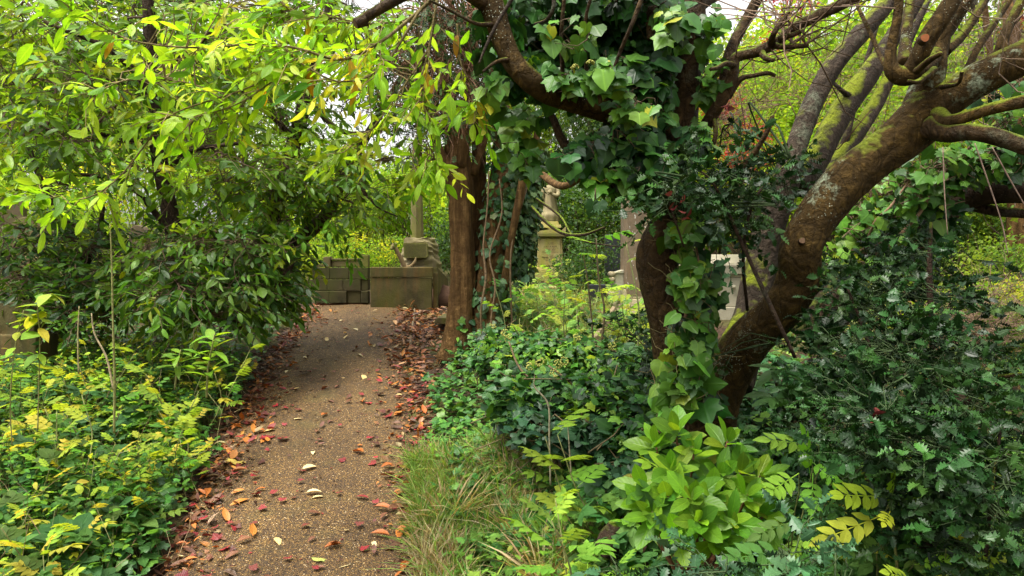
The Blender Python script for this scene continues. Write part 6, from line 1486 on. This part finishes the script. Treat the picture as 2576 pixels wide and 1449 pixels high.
KINDS = {
 'orange': ('fallen orange laurel leaf lying on the path', DEAD, [(.34, .10, .018), (.42, .16, .026)], .105, 'orange leaves on the path'),
 'pale': ('fallen pale cream laurel leaf lying on the path', DEAD, [(.60, .50, .26), (.66, .50, .20)], .105, 'cream leaves on the path'),
 'red': ('small crimson fallen leaf lying on the path', MAPLE, [(.22, .03, .03), (.15, .035, .025)], .046, 'crimson leaves on the path'),
 'brown': ('curled brown fallen leaf lying on the path', DEAD, [(.17, .07, .035), (.13, .055, .035)], .085, 'brown leaves on the path')}
for key, (lab, tp, cols, sz, grp) in KINDS.items():
    protos = []
    for k in range(4):
        m = MB(); scatter(m, [tp[k % len(tp)]], np.array([[0, -sz / 2, .006]]), np.array([[0, 1., .03]]), np.array([[.1, .05, 1.]]), sz, np.array([cols[k % 2]]), rg)
        me = m.mesh('fallen_leaf'); me.materials.append(M['dead']); protos.append(me)
    n = {'orange': 70, 'pale': 26, 'red': 52, 'brown': 44}[key]
    for k in range(n):
        y_ = 2.9 + 6.2 * rg.random() ** 1.25; s_ = np.clip(rg.normal(0, .5), -1, 1) if key != 'orange' else np.sign(rg.normal()) * min(1.0, abs(rg.normal(.75, .3)))
        x_ = pathx(y_) + s_ * .6
        o = bpy.data.objects.new('fallen_leaf', protos[k % 4]); COL.objects.link(o)
        o.location = (float(x_), float(y_), float(pathz(y_) + .034)); o.rotation_euler = (rg.normal(0, .14), rg.normal(0, .14), rg.uniform(0, 6.28)); q = rg.uniform(.6, 1.2); o.scale = (q, q, q)
        o['label'] = lab; o['category'] = 'leaf'; o['group'] = grp
# leaves one can point at
for lab, u, v, sz, kind, rz in (('cream leaf mottled brown at the bottom edge of the path', 856, 1428, .15, 'pale', 1.7), ('pale green round leaf near the bottom of the path', 798, 1412, .09, 'green', 1.2), ('big orange leaf standing at the right path edge among grass', 1006, 1340, .13, 'orange', 3.0), ('yellow and tan broken leaf on the left half of the path', 585, 1170, .10, 'yellow', 1.0), ('long cream curled leaf at the left path edge', 610, 1032, .13, 'pale', 1.75), ('slim cream leaf lying across mid path', 745, 1057, .10, 'pale', 1.4), ('cream leaf with dark tip right of centre on the path', 793, 1254, .11, 'pale', 1.5), ('long cream leaf near the bottom left edge of the path', 440, 1406, .11, 'pale', 1.55), ('broad pale dead leaf in the left bank above the path', 195, 1045, .07, 'pale', .4)):
    yy = np.linspace(2.6, 9, 600); zz = pathz(yy) + .03; vv = 659.5 + (1.5 - zz) / yy * F
    Yc = float(np.interp(-v, -vv, yy)); c = P(u, v, Yc); m = MB()
    cols = {'pale': (.62, .50, .24), 'green': (.38, .42, .10), 'orange': (.48, .16, .025), 'yellow': (.52, .38, .08)}[kind]
    tp = IVY[2] if kind == 'green' else (MAPLE[0] if kind == 'yellow' else DEAD[3])
    scatter(m, [tp], np.array([[0, -sz / 2, .01]]), np.array([[0, 1., .05]]), np.array([[.15, -.1, 1.]]), sz, np.array([cols]), rg)
    o = obj('fallen_leaf', m, M['dead']); o.location = (float(c[0]), float(Yc), float(c[2] + .006 + (.16 if 'bank' in lab else 0))); o.rotation_euler = (0.05, .1, rz); o['label'] = lab; o['category'] = 'leaf'

# ------------------------------------------------------------------ background woodland
def shrub_proto(label, seed, r, h, n, size, pal, tpls=OVATE_LO, mat='far', cat='bush', name='background_shrub', trunk_h=0, clump=16, sticks=40):
    rg = np.random.default_rng(seed)
    t = thing(name, label, cat, (0, 0, 0)); lf = MB(); wd = MB()
    cc, _ = blob(clump, [0, 0, trunk_h + h * .55], [r * .75, r * .75, h * .45], rg)
    k = rg.integers(0, clump, n); p = cc[k] + rdir(n, rg) * (rg.random((n, 1)) ** .5) * np.array([r * .42, r * .42, h * .22])
    p[:, 2] = np.maximum(p[:, 2], .05)
    base = palette(*pal, clump, .22, rg)
    col = base[k] * .5 + .5 * palette(*pal, n, .18, rg)
    scatter(lf, tpls, p, rdir(n, rg) * [1, 1, .6] - [0, 0, .25], UPZ * .8 + .6 * rdir(n, rg), size * np.clip(1 + .3 * rg.standard_normal(n), .4, 1.7), col, rg)
    if trunk_h:
        s = spline([[0, 0, -.3], [.05, .02, trunk_h * .6], [.0, .05, trunk_h + h * .5]], 6); tube(wd, s, np.linspace(.11, .03, len(s)), 9, .12, seed, True, (.10, .07, .045))
    i = rg.integers(0, clump, sticks); a = np.zeros((sticks, 3)); a[:, 2] = trunk_h * rg.uniform(.4, 1, sticks); a[:, :2] = rg.normal(0, .05, (sticks, 2))
    twigs(wd, a, cc[i] + rg.normal(0, .2, (sticks, 3)) * r, .012, .004, rg.normal(0, .12, (sticks, 3)), (.11, .08, .05))
    obj('crown', lf, M[mat], t); obj('trunk' if trunk_h else 'stems', wd, M['twig'], t)
    return t
PR = {
 'y': shrub_proto('', 1, 1.3, 2.0, 3600, .085, G_FAR),
 'g': shrub_proto('', 2, 1.3, 2.0, 3600, .080, ([(.09, .18, .03), (.14, .24, .035), (.20, .29, .04), (.06, .12, .025)], [3, 3, 2, 2])),
 'd': shrub_proto('', 3, 1.2, 2.2, 3800, .075, ([(.03, .075, .02), (.05, .11, .025), (.08, .15, .03), (.018, .045, .014)], [3, 3, 1.5, 2]), HOLLY_LO, 'laurel'),
 'r': shrub_proto('', 4, 1.1, 1.9, 2000, .085, ([(.34, .045, .04), (.42, .09, .05), (.26, .03, .03), (.34, .22, .05)], [3, 2, 2, 1]), OVATE_LO, 'red'),
 'T': shrub_proto('', 5, 2.2, 3.6, 7500, .11, G_FAR, trunk_h=1.5, clump=30, sticks=90, name='background_tree', cat='tree'),
 'G': shrub_proto('', 6, 2.2, 3.8, 7500, .11, ([(.10, .19, .03), (.15, .25, .035), (.22, .30, .04), (.06, .12, .025)], [3, 3, 2, 2]), trunk_h=1.6, clump=30, sticks=90, name='background_tree', cat='tree'),
 'D': shrub_proto('', 7, 2.0, 4.0, 8000, .09, ([(.025, .06, .018), (.045, .095, .022), (.07, .13, .028)], [3, 3, 1.5]), HOLLY_LO, 'laurel', trunk_h=1.0, clump=30, sticks=80, name='background_tree', cat='tree')}
LOOK = {'y': 'yellow green autumn shrub', 'g': 'mid green leafy shrub', 'd': 'dark evergreen shrub', 'r': 'red leaved shrub', 'T': 'yellow green woodland tree', 'G': 'mid green woodland tree', 'D': 'dark evergreen tree'}
used = set()
def put_bg(kind, u, Yc, sc, where, dz=-.1):
    x_ = (u - 1288) / F * Yc; r = random.Random(int(u * 7 + Yc * 31 + sc * 100))
    lab = LOOK[kind] + ' ' + where
    loc = (x_, Yc, float(ground_z(x_, Yc)) + dz)
    pr = PR[kind]
    if kind not in used:
        used.add(kind); o = pr; o.location = loc; o.scale = (sc,) * 3
    else: o = dup(pr, loc, r.uniform(0, 6), sc)
    o['label'] = lab
    return o
# left
put_bg('T', 560, 15, 1.15, 'third row over the slanting trunks'); put_bg('T', 880, 22, .62, 'low and far behind the block wall'); put_bg('T', 0, 15, 1.0, 'behind the pale headstone at far left'); put_bg('T', 240, 17, 1.2, 'behind the fork of the upright laurel')
put_bg('y', 60, 13, 1.1, 'behind the far left headstones'); put_bg('y', 330, 12.5, 1.0, 'behind the upright laurel trunk at left'); put_bg('g', 200, 15, 1.3, 'deep behind the laurels, second row left'); put_bg('y', 560, 14, 1.2, 'behind the slanting trunks, left of obelisk'); put_bg('T', 120, 20, 1.1, 'tallest at far left, behind laurels'); put_bg('T', 460, 19, 1.1, 'rising behind the upright laurel trunk'); put_bg('G', -150, 17, 1.1, 'beyond the left edge headstones'); put_bg('T', 300, 25, 1.2, 'far back between two laurel trunks'); put_bg('T', 700, 25, .75, 'far back left of the obelisk')
put_bg('G', 0, 26, 1.3, 'far back at the left edge')
# behind the obelisk
put_bg('y', 780, 12, .9, 'over the block wall'); put_bg('y', 900, 12.6, .95, 'just left behind the obelisk'); put_bg('y', 1000, 13.6, 1.05, 'directly behind the obelisk shaft'); put_bg('y', 1100, 12.6, .9, 'between obelisk and yew'); put_bg('d', 1175, 10.9, .55, 'in shade right of the rock base'); put_bg('y', 960, 10.9, .42, 'low at the left of the rock base'); put_bg('y', 830, 10.6, .5, 'low behind the block wall coping'); put_bg('y', 1060, 16, 1.2, 'second row behind the obelisk'); put_bg('g', 860, 17, 1.15, 'second row above the block wall'); put_bg('g', 1130, 14.5, 1.1, 'second row behind the yew stems')
# centre clearing
put_bg('y', 1330, 13, .9, 'left behind the statue'); put_bg('d', 1310, 12.3, .8, 'dark behind the left of the statue'); put_bg('g', 1440, 12.5, .95, 'right behind the statue'); put_bg('d', 1500, 11.6, .85, 'dark right of the statue pedestal'); put_bg('g', 1370, 13.6, .95, 'backdrop of the statue'); put_bg('y', 1580, 13, 1.1, 'behind the brown column'); put_bg('T', 1300, 20, .95, 'behind the yew crown'); put_bg('G', 1480, 19, 1.0, 'behind the arching limb'); put_bg('d', 1470, 9.6, .45, 'low beside the kerb grave'); put_bg('D', 1560, 17, .9, 'behind the dark headstone'); put_bg('T', 1640, 24, 1.2, 'far behind the upright stem')
# right
put_bg('y', 1760, 12, 1.1, 'above the chest tomb'); put_bg('y', 1880, 11, 1.0, 'behind the pale tomb and holly'); put_bg('r', 1870, 8.2, .36, 'crimson patch left of the grey stems', 1.5); put_bg('r', 2150, 10, .45, 'crimson patch between grey stems', 1.6); put_bg('T', 1800, 10.5, .72, 'close behind the upright stem'); put_bg('T', 1960, 11.5, .85, 'close behind the red shrub'); put_bg('T', 2120, 11, .85, 'filling the gap between the grey stems'); put_bg('T', 2260, 13, .9, 'beneath the cut stub of the forked trunk'); put_bg('y', 2010, 10.5, 1.05, 'seen through the grey leaning stems'); put_bg('T', 1850, 17, .95, 'above the red shrub'); put_bg('T', 2020, 16, .95, 'behind the two grey stems'); put_bg('T', 2200, 18, 1.0, 'behind the forked trunk'); put_bg('y', 2170, 11, 1.1, 'under the fork of the lichened trunk'); put_bg('r', 2000, 13, .8, 'high crimson patch above the yellow shrub', 3.2); put_bg('g', 2330, 9.5, .95, 'behind the yellowing ivy'); put_bg('g', 2470, 8.5, .9, 'at right beyond the level boughs'); put_bg('y', 2560, 11, 1.2, 'at the right edge, second row'); put_bg('G', 2450, 15, 1.0, 'beyond the level boughs at right'); put_bg('y', 2420, 12, 1.1, 'second row behind holly thicket'); put_bg('G', 2650, 18, 1.1, 'beyond the right edge'); put_bg('T', 2380, 24, 1.1, 'far back at upper right'); put_bg('r', 2560, 14, .7, 'crimson patch at upper right edge', 3.0); put_bg('G', 2000, 27, 1.1, 'far back centre right'); put_bg('g', 2560, 7.4, .55, 'low at right edge behind holly'); put_bg('y', 2420, 6.6, .42, 'low in the open patch right of the ivy clad trunk'); put_bg('g', 2500, 6.0, .36, 'smallest in the open patch at right'); put_bg('y', 2640, 6.4, .5, 'cropped by the right edge'); put_bg('T', 2340, 14, .95, 'between forked limbs at upper right'); put_bg('T', 1890, 8.6, .60, 'nearest behind the red patch, centre right'); put_bg('T', 2085, 9.2, .62, 'nearest behind the grey stems'); put_bg('T', 2290, 9.8, .7, 'nearest behind the lichened fork'); put_bg('r', 1815, 7.6, .26, 'small crimson patch beside the upright trunk', 2.15); put_bg('g', 20, 9.2, .55, 'screening the pale headstone at far left')
for k_ in PR:
    if k_ not in used: print('unused', k_)
# pale trunks at the right edge
for lab, rows in (('straight pale brown trunk standing at the right edge', [(2560, 760, 8, 60), (2558, 640, 8, 52), (2560, 560, 8, 48), (2562, 400, 8, 44), (2550, 200, 8, 40), (2540, 0, 8, 34)]), ('slim tan trunk left of the right edge trunk', [(2500, 740, 9, 40), (2502, 660, 9, 34), (2498, 560, 9, 28), (2490, 420, 9, 22), (2500, 250, 9, 18), (2480, 40, 9, 14), (2470, -50, 9, 12)]), ('forked pale tree far behind at the upper right', [(2500, 400, 13, 40), (2490, 200, 13, 36), (2480, 90, 13, 30), (2440, 0, 13, 24), (2420, -60, 13, 20)])):
    t = thing('background_tree', lab, 'tree', tuple(P(*rows[0][:3]))); wood_part('trunk', t, 'yew' if 'tan' in lab else 'bark_grey', rows, 14, .1, 7, 3)
    s = spline([list(P(u, v, Yc)) for u, v, Yc, w in rows], 6); wd = MB(); rg = np.random.default_rng(len(lab)); n = 26
    A = s[rg.integers(len(s) // 3, len(s), n)]; B = A + norm(rdir(n, rg) + [0, 0, .7]) * rg.uniform(.4, 1.6, (n, 1)); twigs(wd, A, B, .012, .003, rg.normal(0, .1, (n, 3)), (.15, .11, .08)); obj('twigs', wd, M['twig'], t)

# tangle of bare twigs, upper right
def bare(label, u, v, Yc, ru, rv, rY, n, seed, col, rootv, thick=.006):
    rg = np.random.default_rng(seed); r0 = P(u, rootv, Yc)
    t = thing('bare_shrub', label, 'bush', tuple(r0)); wd = MB()
    tips, _ = blob(n, P(u, v, Yc), [px(ru, Yc), rY, px(rv, Yc)], rg)
    hubs, _ = blob(max(6, n // 10), P(u, v + rv * .5, Yc), [px(ru, Yc) * .7, rY * .7, px(rv, Yc) * .6], rg)
    twigs(wd, np.repeat(r0[None], len(hubs), 0) + rg.normal(0, .08, (len(hubs), 3)), hubs, thick * 2.2, thick, rg.normal(0, .15, (len(hubs), 3)), col)
    h = hubs[rg.integers(0, len(hubs), n)]; twigs(wd, h, tips, thick, thick * .4, rg.normal(0, .14, (n, 3)), col)
    k = n * 3; a = tips[rg.integers(0, n, k)]; hh = h[rg.integers(0, n, k)]
    f = rg.random((k, 1)); st_ = tips[:, None][rg.integers(0, n, k), 0]
    twigs(wd, st_, st_ + norm(rdir(k, rg) + [0, 0, .15]) * rg.uniform(.12, .5, (k, 1)), thick * .5, thick * .25, rg.normal(0, .05, (k, 3)), col)
    obj('branches', wd, M['twig'], t); return t
bare('reddish bare twig tangle above the mossy stems', 2000, 120, 5.6, 260, 130, .6, 36, 1, (.15, .08, .055), 420, .0028)
bare('bare twig tangle at the top between the forked limbs', 2280, 130, 6.0, 260, 150, .6, 44, 2, (.14, .085, .06), 500, .0028)
bare('straw coloured bare stems crowding under the fork', 2200, 380, 6.4, 130, 130, .5, 110, 3, (.20, .13, .085), 620, .003)
bare('thin bare twigs over the yellow shrub right of the upright trunk', 1880, 250, 6.0, 130, 120, .5, 50, 4, (.14, .085, .055), 480, .0028)
bare('bare twigs against the sky in the upper right corner', 2500, 90, 6.4, 140, 130, .5, 60, 5, (.15, .10, .075), 420, .003)
bare('pale brown brush tangle on the ground at right beyond holly', 2460, 800, 5.4, 150, 90, .5, 120, 6, (.22, .15, .10), 900, .004)
m = MB(); limb(m, [(2350, 965, 3.0, 8), (2450, 952, 2.9, 10), (2530, 946, 2.85, 12), (2640, 935, 2.8, 14)], 8, .15, 6, 3); limb(m, [(2362, 972, 3.0, 12), (2385, 1000, 3.0, 20), (2420, 1035, 3.0, 22), (2460, 1064, 3.0, 16)], 8, .2, 6, 5); limb(m, [(2405, 1010, 3.0, 14), (2402, 1040, 3.0, 12), (2400, 1080, 3.0, 8)], 8, .2, 6, 5)
o = obj('fallen_branch', m, M['bark']); o['label'] = 'forked dead brown branch lodged across the holly at lower right'; o['category'] = 'branch'
m = MB(); limb(m, [(1520, 1390, 3.1, 60), (1536, 1345, 3.1, 46), (1548, 1318, 3.1, 30)], 14, .3, 6, 9, .2)
o = obj('tree_stump', m, M['bark_dark']); o['label'] = 'rough mossy stump beside the laurel shrub at lower centre right'; o['category'] = 'stump'

# ------------------------------------------------------------------ light
w = bpy.data.worlds.new('World'); scene.world = w; w.use_nodes = True
nt = w.node_tree; nt.nodes.clear()
sky = nt.nodes.new('ShaderNodeTexSky'); sky.sky_type = 'NISHITA'; sky.sun_disc = False
EL, AZ = math.radians(70), math.radians(238)
sky.sun_elevation = EL; sky.sun_rotation = AZ; sky.dust_density = 6; sky.air_density = 1.2; sky.ozone_density = .6
hs = nt.nodes.new('ShaderNodeHueSaturation'); hs.inputs['Saturation'].default_value = .04; hs.inputs['Value'].default_value = 2.85
bg = nt.nodes.new('ShaderNodeBackground'); bg.inputs['Strength'].default_value = .15
out = nt.nodes.new('ShaderNodeOutputWorld')
nt.links.new(sky.outputs[0], hs.inputs['Color']); nt.links.new(hs.outputs[0], bg.inputs['Color']); nt.links.new(bg.outputs[0], out.inputs[0])
L = bpy.data.lights.new('sun', 'SUN'); L.energy = 5.0; L.angle = math.radians(24); L.color = (1, .94, .78)
lo = bpy.data.objects.new('sun', L); COL.objects.link(lo)
sd = Vector((math.sin(AZ) * math.cos(EL), math.cos(AZ) * math.cos(EL), math.sin(EL)))
lo.rotation_euler = sd.to_track_quat('Z', 'Y').to_euler(); lo.location = sd * 30

cam = bpy.data.cameras.new('camera'); cam.sensor_width = 36; cam.lens = 36 * F / 2576; cam.clip_end = 500; cam.clip_start = .05
co = bpy.data.objects.new('camera', cam); COL.objects.link(co); co.location = (0, 0, CAMZ); co.rotation_euler = (PI / 2 - PITCH, 0, 0)
scene.camera = co
scene.view_settings.view_transform = 'Standard'; scene.view_settings.look = 'None'; scene.view_settings.exposure = 0; scene.view_settings.gamma = 1
cy = scene.cycles
cy.max_bounces = 7; cy.diffuse_bounces = 4; cy.glossy_bounces = 2; cy.transmission_bounces = 5; cy.transparent_max_bounces = 4
cy.caustics_reflective = False; cy.caustics_refractive = False; cy.sample_clamp_indirect = 6
cy.use_denoising = True
bpy.context.view_layer.update()
